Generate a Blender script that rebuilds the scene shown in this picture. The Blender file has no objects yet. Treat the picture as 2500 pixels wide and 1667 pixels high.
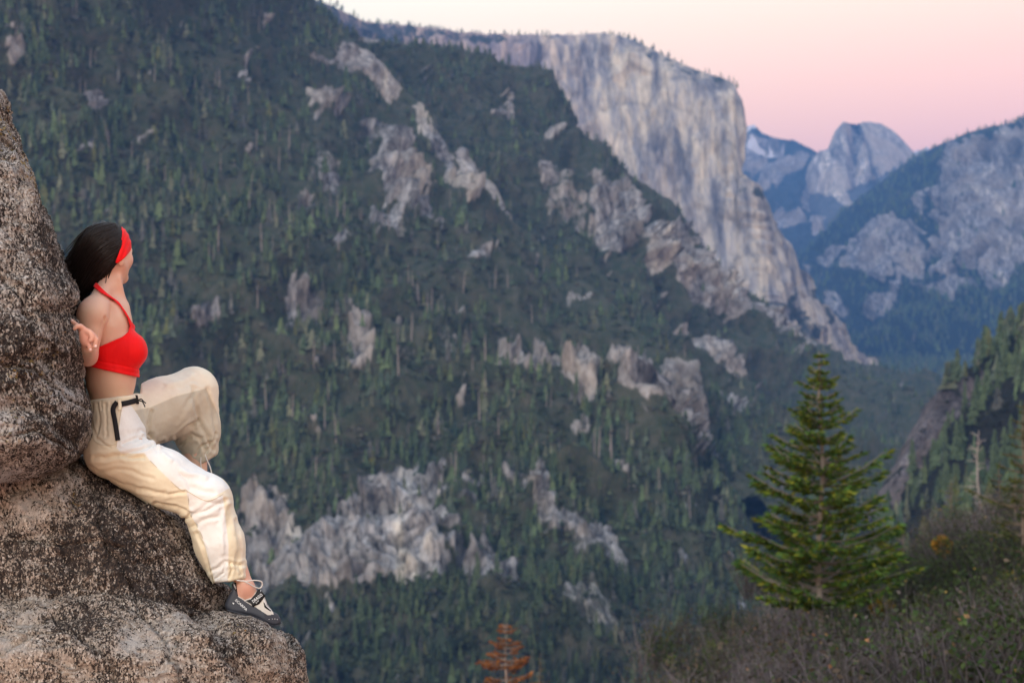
import bpy, math, random
import numpy as np
from mathutils import Vector
from mathutils.bvhtree import BVHTree

random.seed(7)
RNG = np.random.default_rng(11)
sc = bpy.context.scene
COL = sc.collection
R = math.radians

# ------------------------------------------------------------------ camera
F, CX, HY = 3472.2, 1250.0, 750.0          # 50 mm lens: pixels of a 2500 px wide frame
cam_d = bpy.data.cameras.new('camera')
cam_d.lens = 50; cam_d.sensor_width = 36; cam_d.sensor_fit = 'HORIZONTAL'
cam_d.shift_y = -(833.5 - HY) / 2500.0
cam_d.clip_start = 0.1; cam_d.clip_end = 40000
cam_d.dof.use_dof = True; cam_d.dof.focus_distance = 5.12; cam_d.dof.aperture_fstop = 3.6
cam = bpy.data.objects.new('camera', cam_d); COL.objects.link(cam)
cam.rotation_euler = (R(90), 0, 0)
sc.camera = cam

# ------------------------------------------------------------------ sky and twilight
SUN_EL, SUN_AZ = R(26), R(212)             # twilight glow from the west, behind the camera
w = bpy.data.worlds.new('World'); sc.world = w; w.use_nodes = True
nt = w.node_tree; nt.nodes.clear()
wo = nt.nodes.new('ShaderNodeOutputWorld')
sky = nt.nodes.new('ShaderNodeTexSky'); sky.sky_type = 'NISHITA'; sky.sun_disc = False
sky.sun_elevation = R(2.0); sky.sun_rotation = SUN_AZ; sky.altitude = 1400
bg1 = nt.nodes.new('ShaderNodeBackground'); bg1.inputs[1].default_value = 0.05
nt.links.new(sky.outputs[0], bg1.inputs[0])
tc = nt.nodes.new('ShaderNodeTexCoord'); sp = nt.nodes.new('ShaderNodeSeparateXYZ')
nt.links.new(tc.outputs['Generated'], sp.inputs[0])
mx = nt.nodes.new('ShaderNodeMath'); mx.operation = 'MULTIPLY'; mx.inputs[1].default_value = -0.17
nt.links.new(sp.outputs['X'], mx.inputs[0])
ad = nt.nodes.new('ShaderNodeMath'); ad.operation = 'ADD'
nt.links.new(sp.outputs['Z'], ad.inputs[0]); nt.links.new(mx.outputs[0], ad.inputs[1])
cr = nt.nodes.new('ShaderNodeValToRGB'); nt.links.new(ad.outputs[0], cr.inputs[0])
SKY = [(0.0, (0.66, 0.40, 0.34)), (0.055, (1.36, 0.66, 0.50)), (0.115, (1.38, 0.77, 0.54)),
       (0.165, (1.30, 0.90, 0.63)), (0.22, (1.19, 1.04, 0.78)), (0.32, (1.02, 0.99, 0.88)),
       (0.55, (0.80, 0.87, 0.93)), (1.0, (0.52, 0.64, 0.86))]
el = cr.color_ramp.elements
while len(el) < len(SKY): el.new(0.5)
for e, (p, c) in zip(el, SKY): e.position = p; e.color = (*c, 1)
bg2 = nt.nodes.new('ShaderNodeBackground'); bg2.inputs[1].default_value = 1.26
nt.links.new(cr.outputs[0], bg2.inputs[0])
ash = nt.nodes.new('ShaderNodeAddShader')
nt.links.new(bg1.outputs[0], ash.inputs[0]); nt.links.new(bg2.outputs[0], ash.inputs[1])
nt.links.new(ash.outputs[0], wo.inputs['Surface'])

sun_d = bpy.data.lights.new('sun', 'SUN'); sun_d.energy = 1.5; sun_d.angle = R(16); sun_d.color = (1.0, 0.92, 0.84)
sun = bpy.data.objects.new('sun', sun_d); COL.objects.link(sun)
sd = Vector((math.sin(SUN_AZ) * math.cos(SUN_EL), math.cos(SUN_AZ) * math.cos(SUN_EL), math.sin(SUN_EL)))
sun.rotation_euler = sd.to_track_quat('Z', 'Y').to_euler()

sc.view_settings.view_transform = 'Standard'; sc.view_settings.look = 'None'
sc.view_settings.exposure = 0.10; sc.view_settings.gamma = 1.0
sc.view_settings.use_curve_mapping = False
sc.render.engine = 'CYCLES'
cy = sc.cycles
cy.max_bounces = 5; cy.diffuse_bounces = 2; cy.glossy_bounces = 2; cy.transmission_bounces = 2
cy.volume_bounces = 0; cy.transparent_max_bounces = 8
cy.use_denoising = True; cy.denoiser = 'OPENIMAGEDENOISE'
cy.use_adaptive_sampling = False
cy.sample_clamp_indirect = 4
cy.caustics_reflective = False; cy.caustics_refractive = False

# ------------------------------------------------------------------ helpers
def U(px, py, Y):
    px = np.asarray(px, float); py = np.asarray(py, float); Y = np.asarray(Y, float)
    px, py, Y = np.broadcast_arrays(px, py, Y)
    return np.stack([(px - CX) / F * Y, Y, (HY - py) / F * Y], -1)

def _h(ix, iy, iz, s):
    h = (ix.astype(np.uint32) * np.uint32(374761393) + iy.astype(np.uint32) * np.uint32(668265263)
         + iz.astype(np.uint32) * np.uint32(2147483647) + np.uint32((s * 974634321) & 0xffffffff))
    h = (h ^ (h >> np.uint32(13))) * np.uint32(1274126177)
    h = (h ^ (h >> np.uint32(15))) * np.uint32(2246822519)
    return h ^ (h >> np.uint32(16))

_G = RNG.normal(size=(256, 3)).astype(np.float32); _G /= np.linalg.norm(_G, axis=1)[:, None]
def pnoise(P, seed=0):
    P = np.asarray(P, np.float32); f = np.floor(P); i = f.astype(np.int64); d = P - f
    u = d * d * d * (d * (d * 6 - 15) + 10)
    r = 0
    for a in (0, 1):
        wa = u[:, 0] if a else 1 - u[:, 0]
        for b in (0, 1):
            wb = wa * (u[:, 1] if b else 1 - u[:, 1])
            for c in (0, 1):
                wc = wb * (u[:, 2] if c else 1 - u[:, 2])
                g = _G[_h(i[:, 0] + a, i[:, 1] + b, i[:, 2] + c, seed) & np.uint32(255)]
                r = r + wc * (g[:, 0] * (d[:, 0] - a) + g[:, 1] * (d[:, 1] - b) + g[:, 2] * (d[:, 2] - c))
    return r * 1.6
def fbm(P, oct=4, seed=0, gain=0.5):
    P = np.asarray(P, np.float32); a, s, r = 1.0, 1.0, 0
    for k in range(oct):
        r = r + a * pnoise(P * s, seed + k * 17); a *= gain; s *= 2.03
    return r
def ridged(P, oct=4, seed=0):
    P = np.asarray(P, np.float32); a, s, r = 1.0, 1.0, 0
    for k in range(oct):
        r = r + a * (1 - 2 * np.abs(pnoise(P * s, seed + k * 13))); a *= 0.5; s *= 2.1
    return r
def facets(P, seed=0, tilt=0.9):
    """broken blocks: every random cell is a plane of its own height and tilt"""
    P = np.asarray(P, np.float32); i = np.floor(P).astype(np.int64); best = np.full(len(P), 9e9, np.float32); out = np.zeros(len(P), np.float32)
    for a in (-1, 0, 1):
        for b in (-1, 0, 1):
            for c in (-1, 0, 1):
                q = i + np.array([a, b, c]); h1 = _h(q[:, 0], q[:, 1], q[:, 2], seed); h2 = _h(q[:, 0], q[:, 1], q[:, 2], seed + 99)
                o = np.stack([(h1 & np.uint32(1023)), (h1 >> np.uint32(10)) & np.uint32(1023), (h1 >> np.uint32(20)) & np.uint32(1023)], 1).astype(np.float32) / 1023
                d = P - q - o; d2 = (d * d).sum(1); m = d2 < best
                t = _G[h2 & np.uint32(255)] * tilt; v = ((h2 >> np.uint32(9)) & np.uint32(1023)).astype(np.float32) / 1023 - 0.5 + (d * t).sum(1)
                best = np.where(m, d2, best); out = np.where(m, v, out)
    return out
def sstep(a, b, x):
    t = np.clip((x - a) / (b - a), 0, 1); return t * t * (3 - 2 * t)

def mesh(name, V, faces, mats=(), parent=None, origin=None, smooth=True, cols=None, attrs=None, midx=None):
    """one mesh object from world-space verts; faces = (n,3) or (n,4) array, or a list of such arrays"""
    V = np.asarray(V, np.float32)
    if origin is None: origin = parent_loc(parent) if parent else np.zeros(3)
    me = bpy.data.meshes.new(name)
    fl = faces if isinstance(faces, list) else [faces]
    fl = [np.asarray(f, np.int32) for f in fl if len(f)]
    me.vertices.add(len(V)); me.vertices.foreach_set('co', (V - np.asarray(origin, np.float32)).ravel())
    nl = sum(f.size for f in fl); npoly = sum(len(f) for f in fl)
    me.loops.add(nl); me.loops.foreach_set('vertex_index', np.concatenate([f.ravel() for f in fl]))
    me.polygons.add(npoly)
    tot = np.concatenate([np.full(len(f), f.shape[1], np.int32) for f in fl])
    st = np.concatenate([[0], np.cumsum(tot)[:-1]]).astype(np.int32)
    me.polygons.foreach_set('loop_start', st)
    try: me.polygons.foreach_set('loop_total', tot)
    except Exception: pass
    me.polygons.foreach_set('use_smooth', np.full(npoly, smooth, bool))
    for m in mats: me.materials.append(m)
    if midx is not None: me.polygons.foreach_set('material_index', np.asarray(midx, np.int32))
    if cols is not None:
        c = np.ones((len(V), 4), np.float32); c[:, :3] = cols
        a = me.color_attributes.new('col', 'FLOAT_COLOR', 'POINT'); a.data.foreach_set('color', c.ravel())
    for k, v in (attrs or {}).items():
        a = me.attributes.new(k, 'FLOAT', 'POINT'); a.data.foreach_set('value', np.asarray(v, np.float32))
    me.update(calc_edges=True); me.validate()
    o = bpy.data.objects.new(name, me); COL.objects.link(o)
    if parent: o.parent = parent
    else: o.location = Vector(np.asarray(origin, float).tolist())
    return o
_LOC = {}
def parent_loc(p):
    return _LOC.get(p.name, np.zeros(3))
def empty(name, loc):
    o = bpy.data.objects.new(name, None); COL.objects.link(o); o.empty_display_size = 0.1
    o.location = Vector([float(v) for v in loc]); _LOC[o.name] = np.asarray(loc, float)
    return o
def tag(o, label=None, cat=None, group=None, kind=None):
    if label: o['label'] = label
    if cat: o['category'] = cat
    if group: o['group'] = group
    if kind: o['kind'] = kind
    return o
def sub(o_name, V, faces, mat, par, **k):
    """mesh whose parent is itself a mesh part (its own transform is identity)"""
    top = par
    while top.parent: top = top.parent
    return mesh(o_name, V, faces, [mat] if not isinstance(mat, (list, tuple)) else mat, par, origin=_LOC[top.name], **k)

class NB:
    """small node-tree builder"""
    def __init__(s, name):
        s.m = bpy.data.materials.new(name); s.m.use_nodes = True
        s.t = s.m.node_tree; s.t.nodes.clear()
        s.out = s.n('ShaderNodeOutputMaterial'); s.b = s.n('ShaderNodeBsdfPrincipled')
        s.l(s.b.outputs[0], s.out.inputs['Surface'])
        s.b.inputs['Specular IOR Level'].default_value = 0.3
    def n(s, t, **k):
        x = s.t.nodes.new(t)
        for a, v in k.items(): setattr(x, a, v)
        return x
    def l(s, a, b): s.t.links.new(a, b)
    def pos(s, scale=(1, 1, 1), rot=(0, 0, 0)):
        g = s.n('ShaderNodeNewGeometry'); m = s.n('ShaderNodeMapping')
        m.inputs['Scale'].default_value = scale; m.inputs['Rotation'].default_value = rot
        s.l(g.outputs['Position'], m.inputs[0]); return m.outputs[0]
    def noise(s, v, scale, detail=4, rough=0.55, dist=0.0):
        x = s.n('ShaderNodeTexNoise'); x.inputs['Scale'].default_value = scale
        x.inputs['Detail'].default_value = detail; x.inputs['Roughness'].default_value = rough
        x.inputs['Distortion'].default_value = dist
        s.l(v, x.inputs['Vector']); return x.outputs['Fac']
    def ramp(s, f, stops, interp='LINEAR'):
        x = s.n('ShaderNodeValToRGB'); x.color_ramp.interpolation = interp
        e = x.color_ramp.elements
        while len(e) < len(stops): e.new(0.5)
        for q, (p, c) in zip(e, stops):
            q.position = p; q.color = (*c, 1) if not isinstance(c, (int, float)) else (c, c, c, 1)
        s.l(f, x.inputs[0]); return x.outputs[0]
    def mix(s, f, a, b, mode='MIX'):
        x = s.n('ShaderNodeMix', data_type='RGBA', blend_type=mode)
        for v, i in ((f, 0), (a, 6), (b, 7)):
            if isinstance(v, (int, float)): x.inputs[i].default_value = v
            elif isinstance(v, tuple): x.inputs[i].default_value = (*v, 1)
            else: s.l(v, x.inputs[i])
        return x.outputs[2]
    def math(s, op, a, b=0.0, c=None):
        x = s.n('ShaderNodeMath', operation=op)
        for i, v in enumerate((a, b) if c is None else (a, b, c)):
            if isinstance(v, (int, float)): x.inputs[i].default_value = v
            else: s.l(v, x.inputs[i])
        return x.outputs[0]
    def attr(s, name, fac=True):
        x = s.n('ShaderNodeAttribute', attribute_name=name)
        return x.outputs['Fac'] if fac else x.outputs['Color']
    def bump(s, h, strength=0.5, dist=0.01):
        x = s.n('ShaderNodeBump'); x.inputs['Strength'].default_value = strength; x.inputs['Distance'].default_value = dist
        s.l(h, x.inputs['Height']); s.l(x.outputs[0], s.b.inputs['Normal']); return x
    def color(s, c):
        if isinstance(c, tuple): s.b.inputs['Base Color'].default_value = (*c, 1)
        else: s.l(c, s.b.inputs['Base Color'])
    def rough(s, r): s.b.inputs['Roughness'].default_value = r
def plain(name, c, rough=0.7, spec=0.3):
    m = NB(name); m.color(c); m.rough(rough); m.b.inputs['Specular IOR Level'].default_value = spec
    return m.m

# ------------------------------------------------------------------ materials: land
def land_material(name, soil, soil2, rk, scale=1.0, snow=None):
    """forest floor and granite mixed by the 'rock' attribute; noise in metres"""
    m = NB(name)
    p = m.pos(); ps = m.pos((1, 0.35, 0.22))
    big = m.noise(p, 0.006 * scale, 5, 0.6); fine = m.noise(p, 0.07 * scale, 8, 0.75); tiny = m.noise(m.pos((1, 1, 0.5)), 0.22 * scale, 6, 0.7)
    streak = m.noise(ps, 0.022 * scale, 6, 0.65, 0.3); streak2 = m.noise(ps, 0.075 * scale, 4, 0.6)
    g = m.ramp(streak, [(0.36, tuple(c * 0.30 for c in rk)), (0.46, tuple(c * 0.75 for c in rk)),
                        (0.56, rk), (0.66, (rk[0] * 1.6, rk[1] * 1.52, rk[2] * 1.3))])
    g = m.mix(0.8, g, m.ramp(streak2, [(0.34, 0.35), (0.48, 0.9), (0.62, 1.35)]), 'MULTIPLY')
    g = m.mix(0.85, g, m.ramp(tiny, [(0.38, 0.25), (0.48, 0.95), (0.62, 1.45)]), 'MULTIPLY')
    vc = m.n('ShaderNodeTexVoronoi', feature='DISTANCE_TO_EDGE'); vc.inputs['Scale'].default_value = 0.045 * scale; m.l(m.pos((1, 1, 0.45)), vc.inputs['Vector'])
    g = m.mix(0.7, g, m.ramp(vc.outputs['Distance'], [(0.0, 0.25), (0.10, 1.0)]), 'MULTIPLY')
    g = m.mix(m.ramp(big, [(0.45, 0.0), (0.62, 0.6)]), g, (rk[0] * 1.1, rk[1] * 0.97, rk[2] * 0.80), 'MIX')
    s = m.mix(m.ramp(fine, [(0.4, 0.0), (0.62, 1.0)]), soil, soil2)
    rkm = m.math('ADD', m.attr('rock'), m.math('MULTIPLY', m.math('SUBTRACT', fine, 0.5), 0.9))
    c = m.mix(m.ramp(rkm, [(0.42, 0.0), (0.58, 1.0)]), s, g)
    if snow:
        sn = m.math('ADD', m.attr('snow'), m.math('MULTIPLY', m.math('SUBTRACT', fine, 0.5), 1.2))
        c = m.mix(m.ramp(sn, [(0.45, 0.0), (0.6, 1.0)]), c, snow)
    m.color(c); m.rough(0.92); m.b.inputs['Specular IOR Level'].default_value = 0.15
    m.bump(m.math('ADD', tiny, streak2), 1.0, 5.0 / scale)
    return m.m
M_SLOPE = land_material('slope_ground', (0.050, 0.066, 0.036), (0.105, 0.100, 0.070), (0.40, 0.385, 0.38))
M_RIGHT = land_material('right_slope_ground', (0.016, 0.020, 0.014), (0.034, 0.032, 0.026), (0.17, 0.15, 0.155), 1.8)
M_CATH = land_material('far_slope_ground', (0.016, 0.026, 0.024), (0.028, 0.034, 0.032), (0.36, 0.335, 0.34), 0.6)
M_FARM = land_material('far_mountain_ground', (0.03, 0.045, 0.05), (0.07, 0.08, 0.09), (0.36, 0.33, 0.34), 0.4, (0.75, 0.70, 0.74))
M_DOME = land_material('dome_granite', (0.09, 0.10, 0.11), (0.16, 0.16, 0.17), (0.52, 0.47, 0.45), 0.45)
M_FLOOR = land_material('valley_ground', (0.014, 0.024, 0.022), (0.022, 0.030, 0.026), (0.2, 0.2, 0.2), 0.5)

def elcap_material():
    m = NB('big_wall_granite')
    ps = m.pos((1, 0.22, 0.10)); p = m.pos((1, 0.5, 0.4))
    a = m.noise(ps, 0.024, 7, 0.68, 0.3); b = m.noise(ps, 0.085, 5, 0.65, 0.2); c = m.noise(p, 0.0042, 4, 0.55); d = m.noise(p, 0.03, 5, 0.7)
    g = m.ramp(a, [(0.36, (0.13, 0.125, 0.14)), (0.45, (0.29, 0.265, 0.26)), (0.53, (0.44, 0.38, 0.32)), (0.62, (0.64, 0.53, 0.40))])
    g = m.mix(0.6, g, m.ramp(b, [(0.36, 0.5), (0.48, 0.97), (0.6, 1.15)]), 'MULTIPLY')
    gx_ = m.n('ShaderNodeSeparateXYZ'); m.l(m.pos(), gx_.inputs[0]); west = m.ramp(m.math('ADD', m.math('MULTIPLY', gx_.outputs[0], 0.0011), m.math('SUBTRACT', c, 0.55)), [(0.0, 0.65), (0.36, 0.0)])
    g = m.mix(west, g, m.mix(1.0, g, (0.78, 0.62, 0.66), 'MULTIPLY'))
    vc = m.n('ShaderNodeTexVoronoi', feature='DISTANCE_TO_EDGE'); vc.inputs['Scale'].default_value = 0.014; m.l(m.pos((1, 0.5, 0.35)), vc.inputs['Vector'])
    g = m.mix(0.45, g, m.ramp(vc.outputs['Distance'], [(0.0, 0.35), (0.07, 1.0)]), 'MULTIPLY')
    g = m.mix(0.45, g, m.ramp(d, [(0.3, 0.55), (0.55, 1.05), (0.75, 1.2)]), 'MULTIPLY')
    veg = m.math('ADD', m.attr('veg'), m.math('MULTIPLY', m.math('SUBTRACT', d, 0.5), 1.5))
    g = m.mix(m.ramp(veg, [(0.45, 0.0), (0.58, 1.0)]), g, (0.045, 0.05, 0.045))
    m.color(g); m.rough(0.9); m.b.inputs['Specular IOR Level'].default_value = 0.15
    return m.m
M_ELCAP = elcap_material()

def foliage_material(name, rough=0.75):
    m = NB(name); m.color(m.attr('col', False)); m.rough(rough); m.b.inputs['Specular IOR Level'].default_value = 0.12
    return m.m
M_FOL = foliage_material('foliage')
def bark_material(name, c1, c2, sc_=6):
    m = NB(name); p = m.pos((1, 1, 0.15)); f = m.noise(p, sc_, 4)
    m.color(m.ramp(f, [(0.35, c1), (0.65, c2)])); m.rough(0.9); return m.m
M_BARK = bark_material('bark', (0.05, 0.04, 0.035), (0.14, 0.115, 0.10))
M_SNAG = bark_material('dead_wood', (0.24, 0.20, 0.185), (0.42, 0.36, 0.33))

# ------------------------------------------------------------------ land sheets
def rbf(ctrl):
    c = np.array(ctrl, float); xy = c[:, :2] / 500.0; n = len(c)
    def k(d): return np.where(d > 1e-9, d * d * np.log(np.maximum(d, 1e-9)), 0)
    A = np.zeros((n + 3, n + 3)); A[:n, :n] = k(np.linalg.norm(xy[:, None] - xy[None], axis=2)) + np.eye(n) * 1e-3
    A[:n, n] = 1; A[:n, n + 1:] = xy; A[n, :n] = 1; A[n + 1:, :n] = xy.T
    s = np.linalg.solve(A, np.concatenate([c[:, 2], np.zeros(3)]))
    def f(px, py):
        q = np.stack([np.ravel(px), np.ravel(py)], 1) / 500.0; r = s[n] + q @ s[n + 1:]
        for i in range(n): r = r + s[i] * k(np.linalg.norm(q - xy[i], axis=1))
        return r.reshape(np.shape(px))
    return f
def poly_sdf(x, y, poly):
    """signed distance to a polygon, negative inside"""
    P = np.array(poly, np.float32); d = np.full(x.shape, 1e9, np.float32); s = np.ones(x.shape, np.float32)
    n = len(P); j = n - 1
    for i in range(n):
        ex, ey = P[j] - P[i]; wx, wy = x - P[i][0], y - P[i][1]
        t = np.clip((wx * ex + wy * ey) / (ex * ex + ey * ey + 1e-9), 0, 1)
        d = np.minimum(d, (wx - ex * t) ** 2 + (wy - ey * t) ** 2)
        c1 = y >= P[i][1]; c2 = y < P[j][1]; c3 = ex * wy > ey * wx
        flip = (c1 & c2 & c3) | (~c1 & ~c2 & ~c3); s = np.where(flip, -s, s); j = i
    return s * np.sqrt(d)
def line_dist(x, y, pl):
    d = np.full(x.shape, 1e9, np.float32)
    for (x0, y0), (x1, y1) in zip(pl[:-1], pl[1:]):
        ex, ey = x1 - x0, y1 - y0
        t = np.clip(((x - x0) * ex + (y - y0) * ey) / (ex * ex + ey * ey + 1e-9), 0, 1)
        d = np.minimum(d, (x - x0 - ex * t) ** 2 + (y - y0 - ey * t) ** 2)
    return np.sqrt(d)
def regions(px, py, polys, soft=14, warp=22, wscale=45, seed=3):
    q = np.stack([px.ravel() / wscale, py.ravel() / wscale, np.zeros(px.size)], 1)
    wx = (fbm(q, 3, seed) * warp).reshape(px.shape); wy = (fbm(q, 3, seed + 50) * warp).reshape(px.shape)
    X, Y = (px + wx).astype(np.float32), (py + wy).astype(np.float32); m = np.zeros(px.shape)
    for p in polys:
        amt = 1.0
        if isinstance(p, tuple): p, amt = p
        a = np.array(p)
        d = poly_sdf(X, Y, p)
        m = np.maximum(m, min(1.0, amt * 1.15) * (1 - sstep(-soft, soft, d - 5)))
    return m
def crags(px, py, seed):
    q = np.stack([px.ravel() / 105, py.ravel() / 80, np.zeros(px.size)], 1)
    a = fbm(q, 5, 300 + seed, 0.6).reshape(px.shape)
    belt = 0.16 * np.exp(-((py - 880) / 210) ** 2) * sstep(600, 900, px) + 0.10 * np.exp(-((py - 420) / 160) ** 2) * sstep(620, 860, px) + 0.10 * np.exp(-((py - 1330) / 130) ** 2)
    return 0.62 * sstep(0.66, 0.86, a * 0.95 + belt)
class Sheet: pass
def sheet(name, sil, bottom, ctrl, px0, px1, nx, ny, mat, disp, rock=None, rock_amp=0.0, rock_scale=60.0, rock_z=0.7, far=1.0, extra=None,
          back=(150, 90), tpow=1.0, attrs=None, pxs=None):
    s = Sheet(); s.name = name
    px = np.linspace(px0, px1, nx) if pxs is None else np.asarray(pxs, float); nx = len(px)
    a = np.array(sil, float); S = np.interp(px, a[:, 0], a[:, 1])
    B = np.interp(px, *np.array(bottom, float).T) if not np.isscalar(bottom) else np.full(nx, bottom)
    t = np.linspace(0, 1, ny) ** tpow
    PX = np.repeat(px[None], ny, 0); PY = S[None] + (B - S)[None] * t[:, None]
    D = rbf(ctrl)(PX, PY) * far
    if extra is not None: D = D + extra(PX, PY) * far
    W = U(PX, PY, D)
    rk = rock(PX, PY) if rock else np.zeros(PX.shape)
    flat = W.reshape(-1, 3)
    gx = np.gradient(W, axis=1); gy = np.gradient(W, axis=0)
    N = np.cross(gx, gy); N /= np.linalg.norm(N, axis=2)[..., None] + 1e-9
    N = np.where((N[..., 1] > 0)[..., None], -N, N)
    h = np.zeros(PX.shape)
    for (scl, amp, zs, kind, seed) in disp:
        q = flat / scl * np.array([1, 0.15 if zs < 0.2 else 1, zs])
        v = (fbm if kind == 'f' else ridged)(q, 4, seed).reshape(PX.shape)
        h = h + v * amp
    if rock_amp:
        on = np.nonzero(rk.ravel() > 0.03)[0]; v = np.zeros(rk.size)
        wq = flat[on] + 6 * np.stack([fbm(flat[on] / 25, 2, 5), fbm(flat[on] / 25, 2, 6), fbm(flat[on] / 25, 2, 7)], 1) * rock_scale / 40
        v[on] = facets(wq / rock_scale * np.array([1, 1, rock_z]), 3) + 0.45 * facets(wq / rock_scale * 2.7 * np.array([1, 1, rock_z]), 5)
        h = h + rk * (rock_amp * 0.8 + 1.7 * rock_amp * v.reshape(PX.shape))
    fade = np.minimum(1, t * 10 + 0.25)[:, None]
    W = W + N * (h * fade)[..., None]
    s.W, s.PX, s.PY, s.rk, s.B, s.S = W, PX, PY, rk, B, S
    rows = [W[0] + np.array([0, back[0] * k, -back[1] * k * k * 0.5]) for k in (8, 4, 2, 1)]
    G = np.concatenate([np.array(rows), W], 0); nr = len(G)
    at = {'rock': np.concatenate([np.repeat(rk[:1], 4, 0), rk], 0).ravel()}
    for k, fn in (attrs or {}).items():
        v = fn(PX, PY); at[k] = np.concatenate([np.repeat(v[:1], 4, 0), v], 0).ravel()
    idx = np.arange(nr * nx).reshape(nr, nx)
    fcs = np.stack([idx[:-1, :-1].ravel(), idx[1:, :-1].ravel(), idx[1:, 1:].ravel(), idx[:-1, 1:].ravel()], 1)
    s.o = mesh(name, G.reshape(-1, 3), fcs, [mat], attrs=at)
    tag(s.o, kind='structure')
    return s
def sample(s, n, reject=0.45, pymin=None, dens=None, rng=None):
    """random standing points of a sheet, uniform over its picture area, off the bare rock"""
    rng = rng or RNG
    ny, nx = s.PX.shape; wgt = (s.B - s.S); wgt = wgt / wgt.sum()
    i = rng.choice(nx - 1, size=n, p=wgt[:-1] / wgt[:-1].sum()) + rng.random(n)
    j = rng.random(n) * (ny - 1.001)
    i0, j0 = i.astype(int), j.astype(int); fi, fj = (i - i0), (j - j0)
    i1 = np.minimum(i0 + 1, nx - 1)
    def bl(A):
        e = (lambda q: q[:, None]) if A.ndim == 3 else (lambda q: q)
        return (A[j0, i0] * e((1 - fi) * (1 - fj)) + A[j0, i1] * e(fi * (1 - fj)) + A[j0 + 1, i0] * e((1 - fi) * fj) + A[j0 + 1, i1] * e(fi * fj))
    P, px, py, rk = bl(s.W), bl(s.PX), bl(s.PY), bl(s.rk)
    keep = rk + np.abs(rng.normal(0, 0.10, n)) - (rng.random(n) < 0.05) * 0.8 < reject
    if dens is not None: keep &= rng.random(n) < dens(px, py)
    keep &= (px > -620) & (py < 1960)
    return P[keep], px[keep], py[keep]

# --- valley floor
fx = np.linspace(-5200, 5600, 100); fy = np.concatenate([np.linspace(250, 5000, 70), np.linspace(5100, 12500, 24)])
FX, FY = np.meshgrid(fx, fy)
FZ = np.interp(FY, [250, 900, 2600, 4000, 5200, 12500], [-372, -366, -225, -190, -186, -120]) + 5 * fbm(np.stack([FX.ravel() / 300, FY.ravel() / 300, FX.ravel() * 0], 1), 3, 5).reshape(FX.shape)
idx = np.arange(FX.size).reshape(FX.shape)
floor = mesh('valley_floor', np.stack([FX, FY, FZ], -1).reshape(-1, 3),
             np.stack([idx[:-1, :-1].ravel(), idx[:-1, 1:].ravel(), idx[1:, 1:].ravel(), idx[1:, :-1].ravel()], 1), [M_FLOOR], attrs={'rock': np.zeros(FX.size)})
tag(floor, kind='structure')

# --- far mountains left of the dome, with slabs and snow
far_rock = [[(1800, 372), (1850, 378), (1900, 392), (1898, 400), (1850, 396), (1805, 392)],
            [(1880, 430), (1940, 408), (1968, 405), (1950, 430), (1890, 468), (1860, 470)],
            [(1960, 480), (2000, 470), (1990, 505), (1965, 520)], [(1890, 530), (1960, 540), (1965, 560), (1900, 552)],
            [(1990, 560), (2015, 530), (2010, 570), (1985, 590)], [(1800, 400), (1860, 405), (1870, 430), (1815, 440)],
            [(2040, 560), (2080, 540), (2060, 600), (2020, 610)]]
FARM = sheet('far_mountain', [(1700, 330), (1790, 330), (1812, 322), (1842, 312), (1862, 332), (1885, 342), (1935, 344), (1960, 356), (1985, 372), (2010, 385), (2300, 420)],
      [(1700, 760), (2300, 760)], [(1700, 340, 7700), (2000, 380, 7400), (2300, 420, 7400), (1700, 760, 5900), (1950, 640, 6100), (2300, 760, 5900), (1850, 480, 6900)],
      1700, 2300, 200, 150, M_FARM, far=1.35, disp=[(900, 80, 1, 'f', 1), (300, 60, 1, 'r', 2)],
      rock=lambda x, y: regions(x, y, far_rock, 9, 12, 30) * 0.8 + 0.34,
      attrs={'snow': lambda x, y: regions(x, y, [[(1800, 316), (1842, 306), (1870, 330), (1850, 345), (1800, 350)], ([(1905, 346), (1960, 352), (1975, 372), (1930, 368)], .8), ([(1800, 374), (1860, 384), (1895, 396), (1805, 390)], .75)], 7, 10, 22)}, back=(300, 60))
SNOWP = sheet('snowy_peak', [(2180, 400), (2215, 378), (2232, 372), (2250, 370), (2262, 362), (2275, 372), (2300, 380), (2350, 395)], 520,
      [(2180, 400, 8300), (2350, 400, 8300), (2180, 520, 7800), (2350, 520, 7800)], 2180, 2350, 60, 40, M_FARM, far=1.35, disp=[(300, 35, 1, 'r', 4)],
      rock=lambda x, y: np.full(x.shape, 0.6), attrs={'snow': lambda x, y: np.full(x.shape, 0.62)}, back=(200, 40))

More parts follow.
